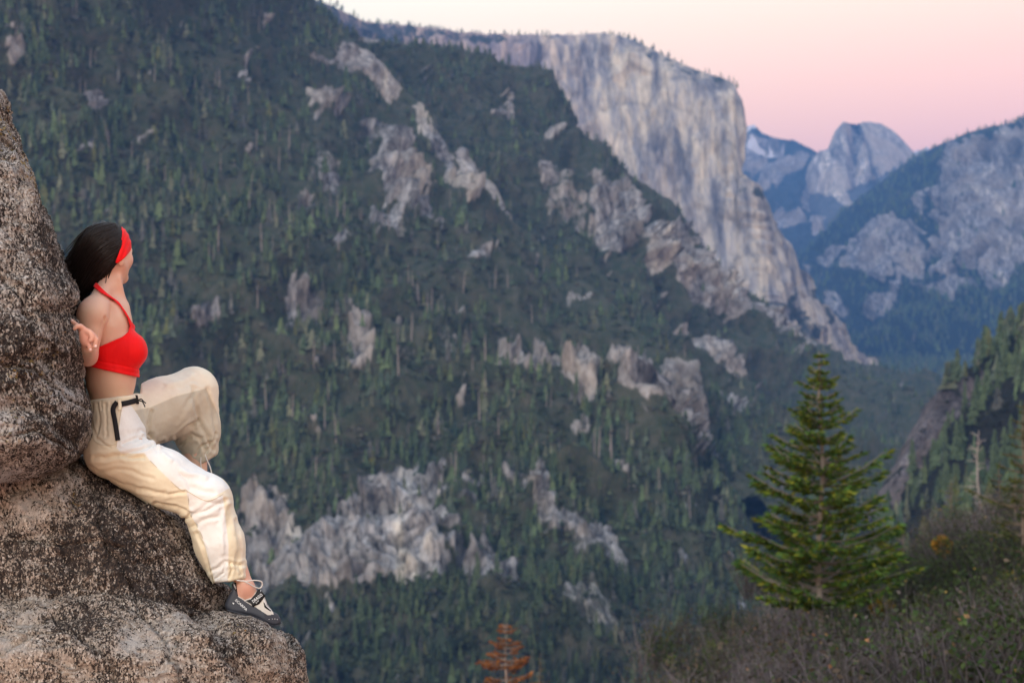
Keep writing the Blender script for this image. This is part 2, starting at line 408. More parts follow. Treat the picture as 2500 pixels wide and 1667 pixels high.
# --- the half dome
HD_SIL = [(1940, 520), (1974, 434), (1982, 412), (1990, 385), (2000, 369), (2028, 364), (2036, 352), (2046, 330), (2053, 304), (2057, 298), (2075, 301), (2092, 303), (2104, 299), (2124, 298),
          (2150, 303), (2175, 316), (2200, 338), (2220, 360), (2240, 385), (2255, 402), (2300, 440), (2330, 480)]
def hd_extra(x, y):
    face = poly_sdf(x.astype(np.float32), y.astype(np.float32), [(2072, 302), (2098, 306), (2120, 350), (2138, 420), (2150, 470), (2080, 470), (2072, 400)])
    e = 150 * (1 - sstep(-12, 8, face))
    return e - 110 * np.exp(-(((x - 2113) / 17) ** 2 + ((y - 400) / 42) ** 2))
DOME = sheet('granite_dome', HD_SIL, [(1940, 560), (2080, 560), (2330, 560)],
      [(1940, 520, 7000), (2057, 298, 6950), (2124, 298, 7150), (2200, 338, 7150), (2330, 480, 7300), (2040, 420, 6650), (2100, 400, 6750), (2180, 420, 6800), (2000, 560, 6450), (2120, 560, 6400), (2330, 560, 6800)],
      1940, 2330, 190, 110, M_DOME, far=1.35, disp=[(420, 12, 0.4, 'f', 7), (110, 9, 0.25, 'r', 9)], extra=hd_extra,
      rock=lambda x, y: 0.95 - 0.75 * regions(x, y, [[(1960, 480), (2030, 480), (2090, 545), (2000, 560), (1930, 560)], [(2150, 430), (2185, 415), (2195, 430), (2150, 455)], [(2070, 470), (2140, 440), (2160, 470), (2090, 500)], ([(2075, 303), (2098, 308), (2116, 345), (2104, 350), (2092, 420), (2084, 430), (2074, 360)], .55), ([(2118, 345), (2140, 420), (2148, 445), (2138, 440), (2125, 400)], .6)], 7, 7, 20),  # last two patches paint the face's diagonal shade into the rock mask
      back=(200, 60))

# --- blue cathedral ridge on the right
cath_rock = [[(2330, 400), (2360, 380), (2440, 370), (2500, 350), (2560, 420), (2560, 640), (2500, 680), (2440, 720), (2400, 660), (2330, 690), (2320, 610), (2310, 520)],
             ([(2080, 600), (2150, 570), (2240, 570), (2280, 600), (2270, 660), (2230, 690), (2160, 700), (2100, 680)], .72),
             ([(2270, 500), (2300, 470), (2290, 560), (2255, 540)], .6), ([(2130, 770), (2250, 680), (2310, 600), (2320, 620), (2240, 710), (2140, 785)], .62),
             [(2470, 340), (2500, 345), (2510, 400), (2460, 390)], ([(2260, 720), (2330, 680), (2400, 720), (2340, 750)], .6),
             ([(2030, 620), (2070, 610), (2060, 640), (2040, 650)], .7), ([(1990, 660), (2020, 655), (2010, 680)], .6), ([(2060, 760), (2080, 755), (2075, 780)], .7)]
CATH = sheet('cathedral_ridge', [(1880, 780), (1925, 700), (1945, 655), (1965, 628), (2000, 597), (2060, 520), (2130, 462), (2200, 412), (2270, 372), (2350, 336), (2430, 312), (2500, 302), (2650, 280), (2900, 300)],
      [(1880, 960), (2200, 930), (2900, 930)], [(1880, 780, 6200), (1950, 650, 6100), (2200, 412, 5600), (2500, 302, 5000), (2900, 300, 4700), (1900, 950, 4300), (2200, 930, 3900), (2500, 930, 3700), (2900, 930, 3500), (2400, 600, 4450), (2150, 640, 5000), (2050, 750, 5100), (2300, 800, 4200)],
      1880, 2900, 300, 180, M_CATH, far=1.3, disp=[(700, 70, 0.6, 'f', 21), (220, 40, 0.15, 'r', 22), (70, 14, 0.12, 'r', 23)],
      rock=lambda x, y: regions(x, y, cath_rock, 14, 26, 50), rock_amp=22, rock_scale=170, rock_z=0.3, back=(250, 120))

# --- the big wall
EC_SIL = [(640, -40), (700, -35), (760, 0), (800, 12), (860, 42), (880, 52), (930, 60), (1000, 66), (1080, 76), (1150, 83), (1250, 90), (1320, 91), (1400, 86), (1480, 85), (1530, 96), (1560, 108), (1620, 140), (1700, 176),
          (1760, 197), (1790, 209), (1800, 218), (1804, 240), (1808, 300), (1811, 380), (1814, 430), (1822, 440), (1836, 452), (1850, 480), (1862, 520), (1880, 570), (1895, 625), (1925, 662), (1945, 705), (1960, 735), (1990, 752), (2020, 785), (2045, 815), (2070, 850), (2096, 882), (2120, 905)]
pxs = np.unique(np.concatenate([np.linspace(640, 1795, 270), np.linspace(1795, 1825, 26), np.linspace(1825, 2120, 80)]))
def ec_extra(x, y):
    prow = np.interp(y, [200, 400, 560, 700, 800, 900], [1802, 1812, 1828, 1852, 1880, 1920])   # the nose: right of it the face turns away
    q = np.maximum(x - prow, 0)
    return 3.6 * q + 60 * np.exp(-((x - np.interp(y, [100, 460], [1340, 1270])) / 16) ** 2) * sstep(480, 380, y)
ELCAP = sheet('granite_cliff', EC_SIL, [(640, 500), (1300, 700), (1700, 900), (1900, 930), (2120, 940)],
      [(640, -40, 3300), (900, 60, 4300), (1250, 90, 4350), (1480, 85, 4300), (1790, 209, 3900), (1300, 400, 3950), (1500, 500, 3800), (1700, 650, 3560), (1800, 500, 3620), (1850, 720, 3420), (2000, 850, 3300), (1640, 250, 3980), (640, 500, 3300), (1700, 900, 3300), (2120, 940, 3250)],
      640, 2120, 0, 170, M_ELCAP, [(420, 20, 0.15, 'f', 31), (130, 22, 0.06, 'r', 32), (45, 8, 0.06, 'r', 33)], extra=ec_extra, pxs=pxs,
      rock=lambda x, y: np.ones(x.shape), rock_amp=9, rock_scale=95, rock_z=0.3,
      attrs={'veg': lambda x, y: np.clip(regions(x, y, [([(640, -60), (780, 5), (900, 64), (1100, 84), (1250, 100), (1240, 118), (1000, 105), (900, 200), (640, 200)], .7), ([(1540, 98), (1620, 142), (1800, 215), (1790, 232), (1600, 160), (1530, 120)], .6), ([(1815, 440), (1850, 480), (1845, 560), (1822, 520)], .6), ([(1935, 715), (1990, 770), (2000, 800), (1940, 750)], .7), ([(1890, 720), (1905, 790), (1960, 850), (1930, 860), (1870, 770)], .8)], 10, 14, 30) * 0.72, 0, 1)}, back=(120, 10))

# --- the forested slope behind (right-hand spur ridge) and the near slope
ridge_rock = [[(1430, 490), (1460, 480), (1550, 500), (1548, 540), (1520, 620), (1480, 610), (1440, 560)], [(1540, 610), (1580, 560), (1660, 570), (1680, 620), (1740, 690), (1800, 720), (1780, 760), (1700, 740), (1620, 700), (1555, 660)],
              ([(1440, 520), (1500, 560), (1480, 640), (1440, 600)], .6), ([(1590, 640), (1720, 700), (1840, 790), (1990, 850), (1900, 860), (1760, 800), (1640, 740)], .62), ([(1340, 480), (1420, 520), (1430, 580), (1370, 580), (1300, 520)], .45),
              ([(1640, 820), (1665, 822), (1740, 870), (1810, 930), (1830, 960), (1800, 950), (1720, 910), (1660, 860)], .8),
              ([(900, 66), (1000, 100), (1080, 130), (1070, 160), (980, 130), (900, 100)], .55), ([(1720, 1020), (1760, 1025), (1800, 1060), (1770, 1080)], .6)]
RIDGE = sheet('forested_ridge', [(560, -330), (640, -150), (700, -60), (745, 0), (800, 52), (850, 84), (900, 104), (1000, 122), (1080, 140), (1130, 165), (1290, 215), (1340, 262), (1400, 335), (1470, 385), (1520, 418), (1580, 448), (1640, 500), (1690, 575), (1735, 655), (1790, 700), (1850, 745), (1920, 795), (1975, 838), (2010, 862), (2060, 885), (2200, 915), (2400, 930)],
      [(560, 900), (1200, 1000), (1500, 1200), (1800, 1420), (2100, 1500), (2400, 1500)],
      [(560, -330, 1900), (760, 0, 2100), (1100, 150, 2250), (1400, 330, 2250), (1640, 500, 2250), (1800, 705, 2300), (2000, 855, 2600), (2200, 915, 2700), (560, 900, 1650), (900, 400, 1950), (1200, 600, 1850), (1500, 800, 1750), (1700, 1000, 1600), (1800, 1400, 1150), (2000, 1200, 1400), (2100, 1500, 1000), (2400, 1500, 1000), (2400, 930, 2700), (1500, 1200, 1400), (1560, 560, 2020)],
      560, 2400, 360, 230, M_SLOPE, [(420, 56, 0.6, 'f', 41), (140, 30, 0.9, 'r', 42), (40, 6, 0.6, 'f', 43)],
      rock=lambda x, y: np.maximum(regions(x, y, ridge_rock, 10, 20, 36), crags(x, y, 2)), rock_amp=13, rock_scale=42, rock_z=0.9, back=(90, 45))

near_rock = [[(600, 1370), (760, 1400), (900, 1440), (1000, 1420), (1085, 1440), (1090, 1525), (960, 1530), (890, 1555), (760, 1535), (640, 1480)], [(600, 1240), (700, 1230), (720, 1330), (620, 1340)], [(1480, 985), (1560, 955), (1620, 1030), (1605, 1090), (1520, 1075)], [(1620, 885), (1700, 900), (1725, 1000), (1752, 1165), (1690, 1140), (1620, 1085)], [(1180, 900), (1256, 890), (1300, 880), (1350, 900), (1365, 1000), (1300, 1020), (1240, 990)], [(1370, 950), (1430, 950), (1465, 1030), (1430, 1060), (1375, 1030)], [(1100, 1430), (1160, 1440), (1260, 1480), (1262, 1540), (1190, 1530), (1110, 1480)], ([(1330, 1330), (1450, 1340), (1500, 1400), (1400, 1410)], .7), [(880, 470), (915, 400), (930, 350), (985, 345), (990, 400), (1005, 470), (1020, 540), (1016, 592), (975, 575), (920, 530)], ([(880, 280), (960, 300), (990, 320), (960, 355), (930, 340), (870, 320)], .5),
             [(1020, 255), (1045, 300), (1075, 340), (1095, 385), (1060, 372), (1030, 330), (1012, 290)], [(1090, 400), (1108, 380), (1120, 440), (1140, 520), (1110, 540), (1080, 480)], ([(1120, 350), (1160, 370), (1190, 440), (1250, 520), (1245, 550), (1190, 500), (1140, 440)], .8),
             [(830, 120), (880, 130), (930, 150), (970, 220), (960, 248), (920, 200), (880, 180), (820, 170)], ([(750, 140), (790, 150), (810, 170), (770, 165)], .8), ([(740, 240), (800, 250), (820, 290), (770, 290)], .8), ([(880, 570), (930, 580), (950, 610), (900, 610)], .75),
             ([(195, 230), (240, 225), (260, 260), (220, 275)], .6), ([(0, 150), (22, 170), (30, 215), (0, 220)], .95), ([(440, 840), (500, 830), (520, 860), (470, 870)], .7), ([(680, 780), (730, 790), (780, 830), (720, 850), (680, 820)], .6),
             ([(740, 400), (800, 420), (820, 500), (780, 520), (750, 470)], .45), ([(710, 520), (740, 530), (740, 580), (705, 575)], .6), ([(830, 850), (880, 850), (900, 980), (850, 985)], .55),
             ([(1030, 880), (1100, 890), (1130, 960), (1060, 950)], .42), ([(1210, 850), (1250, 855), (1270, 890), (1220, 890)], .8), [(1256, 920), (1300, 885), (1340, 890), (1356, 960), (1350, 985), (1310, 1000), (1262, 965)],
             ([(1370, 960), (1420, 950), (1450, 1010), (1430, 1040), (1380, 1020)], .8), [(1545, 970), (1575, 960), (1610, 1050), (1605, 1078), (1560, 1070)], [(1630, 990), (1700, 960), (1718, 1010), (1740, 1080), (1752, 1165), (1710, 1140), (1640, 1100), (1610, 1060)], ([(1480, 1000), (1540, 1010), (1545, 1060), (1500, 1050)], .55), ([(1640, 880), (1700, 895), (1718, 960), (1690, 940)], .75),
             [(590, 1215), (640, 1195), (700, 1220), (690, 1290), (640, 1290), (600, 1270)], [(880, 1210), (920, 1175), (1030, 1165), (1070, 1230), (1080, 1310), (1030, 1330), (940, 1320), (885, 1260)], ([(1120, 1240), (1170, 1220), (1170, 1260), (1130, 1270)], .7),
             [(600, 1320), (690, 1330), (760, 1320), (830, 1310), (900, 1290), (960, 1350), (1060, 1380), (1075, 1450), (980, 1450), (930, 1440), (900, 1480), (840, 1500), (760, 1470), (690, 1440), (620, 1410)],
             [(1010, 1290), (1040, 1290), (1045, 1340), (1110, 1370), (1120, 1400), (1080, 1400), (1050, 1360), (1015, 1340)], [(1090, 1430), (1150, 1440), (1180, 1410), (1220, 1440), (1255, 1480), (1250, 1510), (1200, 1510), (1150, 1480), (1100, 1460)],
             ([(1270, 1290), (1310, 1240), (1330, 1300), (1370, 1370), (1350, 1390), (1310, 1350)], .75), ([(1300, 1320), (1420, 1330), (1480, 1370), (1400, 1380)], .55), ([(1390, 1420), (1520, 1410), (1530, 1440), (1420, 1460)], .5), ([(1390, 1560), (1500, 1570), (1540, 1640), (1400, 1650)], .45), ([(780, 1560), (830, 1590), (800, 1600)], .5)]
SLOPE = sheet('forested_slope', [(-1150, -560), (-500, -520), (300, -480), (620, -250), (740, -40), (820, 70), (900, 130), (960, 205), (1018, 250), (1035, 270), (1060, 320), (1100, 368), (1125, 360), (1150, 385), (1200, 460), (1260, 548), (1350, 625), (1450, 715), (1560, 805), (1640, 862), (1700, 892), (1718, 930), (1726, 980), (1738, 1060), (1752, 1160), (1770, 1215), (1850, 1320), (2000, 1460), (2250, 1650)],
      2300, [(-1150, -540, 1420), (-1150, 700, 1050), (-1150, 1780, 720), (-500, -520, 1500), (300, -480, 1700), (740, -40, 1900), (960, 200, 1900), (1150, 385, 1830), (1260, 548, 1720), (1450, 715, 1560), (1640, 862, 1400), (1740, 1060, 1270), (1850, 1320, 1020), (2250, 1650, 780), (-500, 1780, 760), (400, 1780, 780), (1100, 1780, 800), (2250, 1780, 760), (0, 600, 1180), (600, 600, 1300), (1000, 700, 1380), (1200, 900, 1250), (1300, 1000, 1180), (600, 1100, 1080), (950, 1240, 1010), (950, 1450, 930), (1600, 1000, 1190), (1650, 1150, 1150), (1400, 1400, 960), (300, 0, 1500)],
      -1150, 2250, 540, 345, M_SLOPE, [(320, 44, 0.6, 'f', 51), (110, 20, 0.9, 'r', 52), (28, 4, 0.6, 'f', 53)],
      rock=lambda x, y: np.maximum(regions(x, y, near_rock, 7, 16, 26), crags(x, y, 1)), rock_amp=10, rock_scale=30, rock_z=1.0, back=(60, 40))

# --- right-hand slope with its cliff edge
right_rock = [([(2130, 1235), (2150, 1170), (2200, 1085), (2240, 1010), (2290, 930), (2330, 905), (2345, 950), (2290, 1020), (2250, 1080), (2200, 1160), (2160, 1260)], 1.0), ([(2330, 920), (2370, 890), (2400, 930), (2330, 1010), (2270, 1080), (2210, 1150), (2170, 1180), (2200, 1100), (2260, 1000)], .85), ([(2350, 1080), (2420, 1060), (2460, 1110), (2400, 1160), (2340, 1140)], .6), ([(2440, 1000), (2490, 1010), (2480, 1040), (2440, 1030)], .6), ([(2290, 925), (2330, 900), (2320, 960), (2280, 980)], .5)]
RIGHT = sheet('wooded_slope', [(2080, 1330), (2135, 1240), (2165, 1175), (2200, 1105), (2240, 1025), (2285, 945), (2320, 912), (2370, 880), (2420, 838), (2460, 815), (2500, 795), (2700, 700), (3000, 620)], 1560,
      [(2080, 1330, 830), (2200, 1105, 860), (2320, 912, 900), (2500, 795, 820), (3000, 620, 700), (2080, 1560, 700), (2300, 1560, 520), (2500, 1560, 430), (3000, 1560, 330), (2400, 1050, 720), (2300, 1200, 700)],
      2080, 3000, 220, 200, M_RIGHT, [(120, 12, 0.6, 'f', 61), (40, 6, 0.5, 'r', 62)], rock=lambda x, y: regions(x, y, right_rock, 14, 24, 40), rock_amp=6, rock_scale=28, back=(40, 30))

# --- hill in the foreground, under the brush
def hill_material():
    m = NB('brush_soil'); p = m.pos(); f = m.noise(p, 0.9, 6, 0.7); g = m.noise(p, 6, 5, 0.7)
    c = m.mix(m.ramp(f, [(0.4, 0.0), (0.62, 1.0)]), (0.050, 0.042, 0.036), (0.085, 0.070, 0.056))
    m.color(m.mix(0.6, c, m.ramp(g, [(0.3, 0.5), (0.7, 1.3)]), 'MULTIPLY')); m.rough(0.95); m.bump(g, 0.8, 0.2); return m.m
M_HILL = hill_material()
HILL = sheet('brushy_hill', [(-600, 2700), (600, 2450), (1100, 2150), (1400, 1930), (1600, 1790), (1720, 1680), (1790, 1605), (1950, 1540), (2090, 1465), (2170, 1390), (2300, 1320), (2500, 1250), (2800, 1160)], [(-600, 3600), (600, 3300), (1400, 2600), (2800, 2500)],
      [(-600, 2700, 5.5), (600, 2450, 6.5), (1100, 2000, 18), (1400, 1790, 34), (1720, 1620, 58), (2090, 1450, 60), (2500, 1245, 58), (2800, 1160, 56), (2500, 1667, 22), (1900, 1667, 38), (-600, 3600, 3.5), (600, 3300, 3.6), (2800, 2500, 6), (1400, 2600, 7)],
      -600, 2800, 160, 120, M_HILL, [(6, 0.5, 1, 'f', 71), (1.6, 0.12, 1, 'f', 72)], back=(2, 2.2))

# ------------------------------------------------------------------ trees on the slopes
def proto_conifer(tiers, m, seed, slim=0.13, bare=0.14):
    r = random.Random(seed); V, T, B = [], [], []
    for k in range(tiers):
        f0 = bare + (1 - bare) * k / tiers; f1 = min(1.0, f0 + (1 - bare) / tiers * 2.1)
        rad = slim * (1 - f0) ** 0.75 * r.uniform(0.75, 1.2) + 0.012
        a0 = r.uniform(0, 6.28); c = len(V); ox, oy = r.uniform(-.01, .01), r.uniform(-.01, .01)
        V.append((ox, oy, f1)); sh = r.uniform(0.8, 1.2); B.append(sh * 1.15)
        for q in range(m):
            a = a0 + 6.283 * q / m + r.uniform(-.2, .2); rr = rad * (1.0 if q % 2 else 0.45) * r.uniform(0.7, 1.25)
            V.append((ox + math.cos(a) * rr, oy + math.sin(a) * rr, f0 - rad * 0.25 * r.uniform(0.2, 1.4))); B.append(sh * r.uniform(0.8, 1.15))
        for q in range(m): T.append((c, c + 1 + q, c + 1 + (q + 1) % m))
    return np.array(V), np.array(T), np.array(B)
def proto_trunk(rad=0.011, h=0.75, stubs=0, seed=0, n=5):
    r = random.Random(seed); V, T = [], []
    for i in range(n): a = 6.283 * i / n; V.append((math.cos(a) * rad, math.sin(a) * rad, -0.05))
    for i in range(n): a = 6.283 * i / n; V.append((math.cos(a) * rad * 0.3 + 0.006, math.sin(a) * rad * 0.3, h))
    for i in range(n): j = (i + 1) % n; T += [(i, j, n + j), (i, n + j, n + i)]
    for k in range(stubs):
        z = r.uniform(0.35, 0.95) * h; a = r.uniform(0, 6.28); L = r.uniform(0.03, 0.11) * (1.15 - z / h); c = len(V)
        dx, dy = math.cos(a), math.sin(a); w_ = rad * 0.35
        V += [(0, 0, z - w_), (0, 0, z + w_), (dx * L, dy * L, z + r.uniform(-.02, .03)), (dy * w_, -dx * w_, z)]
        T += [(c, c + 1, c + 2), (c, c + 3, c + 2), (c + 1, c + 3, c + 2)]
    return np.array(V), np.array(T), np.ones(len(V))
def proto_shrub(seed):
    r = random.Random(seed); V, T, B = [], [], []
    for k in range(15):                              # many small leaf clumps through the crown
        while True:
            x, y, z = r.uniform(-1, 1), r.uniform(-1, 1), r.uniform(0, 1)
            if x * x + y * y + z * z < 1: break
        c = len(V); s = r.uniform(0.26, 0.48); sh = r.uniform(0.75, 1.25)
        for q in range(4):
            V.append((x * .75 + r.uniform(-s, s), y * .75 + r.uniform(-s, s), z * .85 + r.uniform(-s, s) * .7)); B.append(sh * r.uniform(.85, 1.15))
        T += [(c, c + 1, c + 2), (c + 1, c + 2, c + 3)]
    return np.array(V), np.array(T), np.array(B)
def scatter(protos, P, H, Wd, C, seed=0):
    """join many copies: P positions, H heights, Wd width factors, C colours"""
    r = np.random.default_rng(seed); Vs, Ts, Cs, off = [], [], [], 0
    which = r.integers(0, len(protos), len(P)); ang = r.random(len(P)) * 6.283; lean = r.normal(0, 0.02, (len(P), 2))
    for k, (V, T, B) in enumerate(protos):
        s = np.nonzero(which == k)[0]
        if not len(s): continue
        ca, sa = np.cos(ang[s])[:, None], np.sin(ang[s])[:, None]; h = H[s][:, None]; wd = (H[s] * Wd[s])[:, None]
        X = (V[None, :, 0] * ca - V[None, :, 1] * sa) * wd + V[None, :, 2] * h * lean[s, :1]
        Y = (V[None, :, 0] * sa + V[None, :, 1] * ca) * wd + V[None, :, 2] * h * lean[s, 1:]
        Z = V[None, :, 2] * h
        A = np.stack([X, Y, Z], -1) + P[s][:, None, :]
        Vs.append(A.reshape(-1, 3)); n = len(V)
        Ts.append((T[None] + (np.arange(len(s)) * n)[:, None, None] + off).reshape(-1, 3)); off += len(s) * n
        Cs.append((C[s][:, None, :] * B[None, :, None]).reshape(-1, 3))
    return np.concatenate(Vs), np.concatenate(Ts), np.concatenate(Cs)
PAL = 1.8 * np.array([(0.042, 0.062, 0.032), (0.050, 0.072, 0.034), (0.042, 0.054, 0.036), (0.052, 0.070, 0.032), (0.066, 0.072, 0.046), (0.028, 0.042, 0.027)])
def colours(n, r, yellow=0.03, grey=0.07):
    c = PAL[r.integers(0, len(PAL), n)] * r.uniform(0.65, 1.35, (n, 1))
    y = r.random(n) < yellow; c[y] = np.array((0.112, 0.122, 0.046)) * r.uniform(0.7, 1.3, (y.sum(), 1))
    g = r.random(n) < grey; c[g] = np.array((0.11, 0.112, 0.10)) * r.uniform(0.7, 1.2, (g.sum(), 1))
    return c
CONI = [proto_conifer(5 + k % 2, 6, 100 + k, (0.11, 0.16, 0.20, 0.27)[k % 4], 0.04 + 0.04 * (k % 3)) for k in range(8)]
FARCON = [proto_conifer(4, 5, 500 + k, (0.15, 0.20, 0.26)[k % 3], 0.05) for k in range(5)]
SHRUB = [proto_shrub(200 + k) for k in range(6)]
rs = np.random.default_rng(5)

def dens_slope(px, py):
    q = np.stack([px / 130, py / 130, px * 0], 1)
    return np.clip(0.55 + 1.5 * fbm(q, 4, 77), 0.06, 1)
PA, pxa, pya = sample(SLOPE, 38000, 0.26, dens=dens_slope, rng=rs)
PB, pxb, pyb = sample(RIDGE, 13500, 0.26, dens=dens_slope, rng=rs)
# the belt of oak scrub in the middle carries few conifers
def scrub(px, py): return regions(px[None], py[None], [([(640, 560), (1000, 620), (1200, 560), (1400, 720), (1500, 860), (1300, 900), (1000, 780)], .8), ([(1150, 480), (1330, 430), (1420, 560), (1380, 640), (1240, 540)], .7)], 60, 60, 150)[0]
keep = rs.random(len(pxa)) > scrub(pxa, pya) * 0.75; PA, pxa, pya = PA[keep], pxa[keep], pya[keep]
keep = rs.random(len(pxb)) > scrub(pxb, pyb) * 0.75; PB, pxb, pyb = PB[keep], pxb[keep], pyb[keep]
HA = 7 + 12 * rs.beta(1.6, 2.2, len(PA)) + np.where(rs.random(len(PA)) < 0.16, rs.uniform(3, 9, len(PA)), 0)
HA *= np.interp(pya, [0, 900, 1500], [1.12, 0.95, 0.80])
HB = 6.5 + 12 * rs.beta(1.6, 2.2, len(PB))
WA = rs.uniform(0.8, 1.45, len(PA)); WB = rs.uniform(0.8, 1.4, len(PB))
CA, CB = colours(len(PA), rs), colours(len(PB), rs, 0.02, 0.06)
CA = CA * np.interp(pya, [1380, 1580], [1.0, 0.60])[:, None]       # tree colours darken towards the foot of the slope

# the individually built ones: those that show largest inside the frame
inside = (pxa > 250) & (pxa < 2150) & (pya < 1660) & (pya > 40) & ~((pxa < 720) & (pya > 1180)) & ~((pxa < 560) & (pya > 560))
inside |= (pxa > 30) & (pxa < 560) & (pya > 40) & (pya < 520) & (pxa > np.interp(pya, [200, 520], [40, 190]))
show = np.where(inside, HA / PA[:, 1], 0); order = np.argsort(-show)
N_IND = 252
ind = order[:N_IND]; rest = np.ones(len(PA), bool); rest[ind] = False

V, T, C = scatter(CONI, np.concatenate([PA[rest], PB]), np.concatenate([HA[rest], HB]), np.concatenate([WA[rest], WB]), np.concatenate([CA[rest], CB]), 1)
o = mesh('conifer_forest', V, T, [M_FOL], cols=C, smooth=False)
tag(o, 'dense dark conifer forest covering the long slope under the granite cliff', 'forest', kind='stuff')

# far conifers: right ridge, rim of the wall, valley floor
Pc, xc, yc = sample(CATH, 6500, 0.40, rng=rs)
Hc = rs.uniform(18, 36, len(Pc))
Pr = ELCAP.W[0][(ELCAP.PX[0] > 640) & (ELCAP.PX[0] < 1800)]; k = rs.integers(0, len(Pr), 330)
dens = np.interp(ELCAP.PX[0][(ELCAP.PX[0] > 640) & (ELCAP.PX[0] < 1800)][k], [640, 880, 1250, 1300, 1480, 1520, 1800], [1, 1, .8, .25, .3, .9, .7])
k = k[rs.random(len(k)) < dens]
Pr = Pr[k] + np.stack([rs.normal(0, 9, len(k)), rs.uniform(2, 30, len(k)), rs.uniform(-4, 0, len(k))], 1); Hr = rs.uniform(9, 21, len(k))
nf = 6500; Yf = 950 + 5200 * rs.random(nf) ** 1.3; pxf = rs.uniform(1650, 2420, nf)
Pf = U(pxf, 750, Yf); Pf[:, 2] = np.interp(Yf, [250, 900, 2600, 4000, 5200, 12500], [-372, -366, -225, -190, -186, -120]); Hf = rs.uniform(16, 30, nf)
V, T, C = scatter(FARCON, np.concatenate([Pc, Pr, Pf]), np.concatenate([Hc, Hr, Hf]), rs.uniform(0.9, 1.6, len(Pc) + len(Pr) + nf), colours(len(Pc) + len(Pr) + nf, rs, 0.03, 0.03), 2)
o = mesh('distant_forest', V, T, [M_FOL], cols=C, smooth=False)
tag(o, 'distant forest on the valley floor, the blue ridge and the cliff rim', 'forest', kind='stuff')

# scrub
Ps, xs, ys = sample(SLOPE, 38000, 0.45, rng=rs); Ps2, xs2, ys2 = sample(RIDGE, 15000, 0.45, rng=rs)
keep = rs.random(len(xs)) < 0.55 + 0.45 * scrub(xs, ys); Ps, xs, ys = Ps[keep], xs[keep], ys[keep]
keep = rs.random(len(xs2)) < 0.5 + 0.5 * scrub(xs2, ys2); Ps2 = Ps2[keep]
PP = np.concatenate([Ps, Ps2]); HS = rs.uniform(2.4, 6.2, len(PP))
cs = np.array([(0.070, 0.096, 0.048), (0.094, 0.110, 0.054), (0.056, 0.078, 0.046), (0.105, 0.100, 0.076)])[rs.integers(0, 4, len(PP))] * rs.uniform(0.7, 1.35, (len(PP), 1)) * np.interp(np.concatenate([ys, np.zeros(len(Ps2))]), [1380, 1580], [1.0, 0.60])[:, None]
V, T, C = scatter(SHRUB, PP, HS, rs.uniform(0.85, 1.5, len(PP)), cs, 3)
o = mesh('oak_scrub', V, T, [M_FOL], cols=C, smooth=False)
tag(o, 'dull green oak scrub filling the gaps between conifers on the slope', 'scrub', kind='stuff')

def zone(px, py):
    if px < 780 and py < 330: return 'high on the slope above the woman'
    if px < 780 and py < 620: return 'on the slope beside the woman\'s head'
    if px < 780 and py < 1130: return 'on the slope beyond the raised knee'
    if px < 780: return 'on the low slope past the trousered shin'
    if px < 1300 and py < 620: return 'beside the grey granite pinnacles'
    if px < 1250 and py < 1130: return 'on the middle slope above the pale bluffs'
    if px < 1250: return 'around the pale bluffs low on the slope'
    if py < 1080: return 'on the spur above the rounded grey cliff'
    return 'in the dark hollow below the rounded grey cliff'
def colour_word(c):
    if c[0] > 0.10 and c[2] < 0.062: return 'yellow-green'
    if c[0] > 0.11 and c[2] > 0.085: return 'pale grey-green'
    return 'dark green'
ICON = [proto_conifer(13, 10, 300 + k, 0.10 + 0.04 * (k % 3), 0.10) for k in range(5)]
TRK = proto_trunk(0.013, 0.8)
def small_tree_meshes():
    out = {}
    for cw, base in (('dark green', (0.076, 0.106, 0.056)), ('yellow-green', (0.112, 0.122, 0.046)), ('pale grey-green', (0.11, 0.112, 0.10))):
        for k, (V, T, B) in enumerate(ICON):
            o = mesh('crown', V, T, [M_FOL], cols=np.array(base)[None] * B[:, None], smooth=False)
            out[cw, k] = o.data; bpy.data.objects.remove(o)
    o = mesh('trunk', TRK[0], TRK[1], [M_BARK]); tm = o.data; bpy.data.objects.remove(o)
    return out, tm
CROWNS, TRUNKM = small_tree_meshes()
def stand_tree(name, P, h, wd, cw, k, label, cat, group):
    e = empty(name, P); tag(e, label, cat, group)
    e.scale = (h * wd, h * wd, h); e.rotation_euler = (0, 0, random.uniform(0, 6.28))
    for nm, me in (('trunk', TRUNKM), ('crown', CROWNS[cw, k])):
        c = bpy.data.objects.new(nm, me); COL.objects.link(c); c.parent = e
    return e
for i in ind:
    cw = colour_word(CA[i]); z = zone(pxa[i], pya[i])
    sz = 'short ' if HA[i] < 15 else ('tall ' if HA[i] > 19.5 else 'middling ')
    sh = 'slender ' if WA[i] < 1.0 else ('broad ' if WA[i] > 1.25 else '')
    stand_tree('pine_tree', PA[i], HA[i], WA[i], cw, i % 5, sz + sh + cw + ' conifer ' + z, 'tree', sz + sh + cw + ' conifers ' + z)

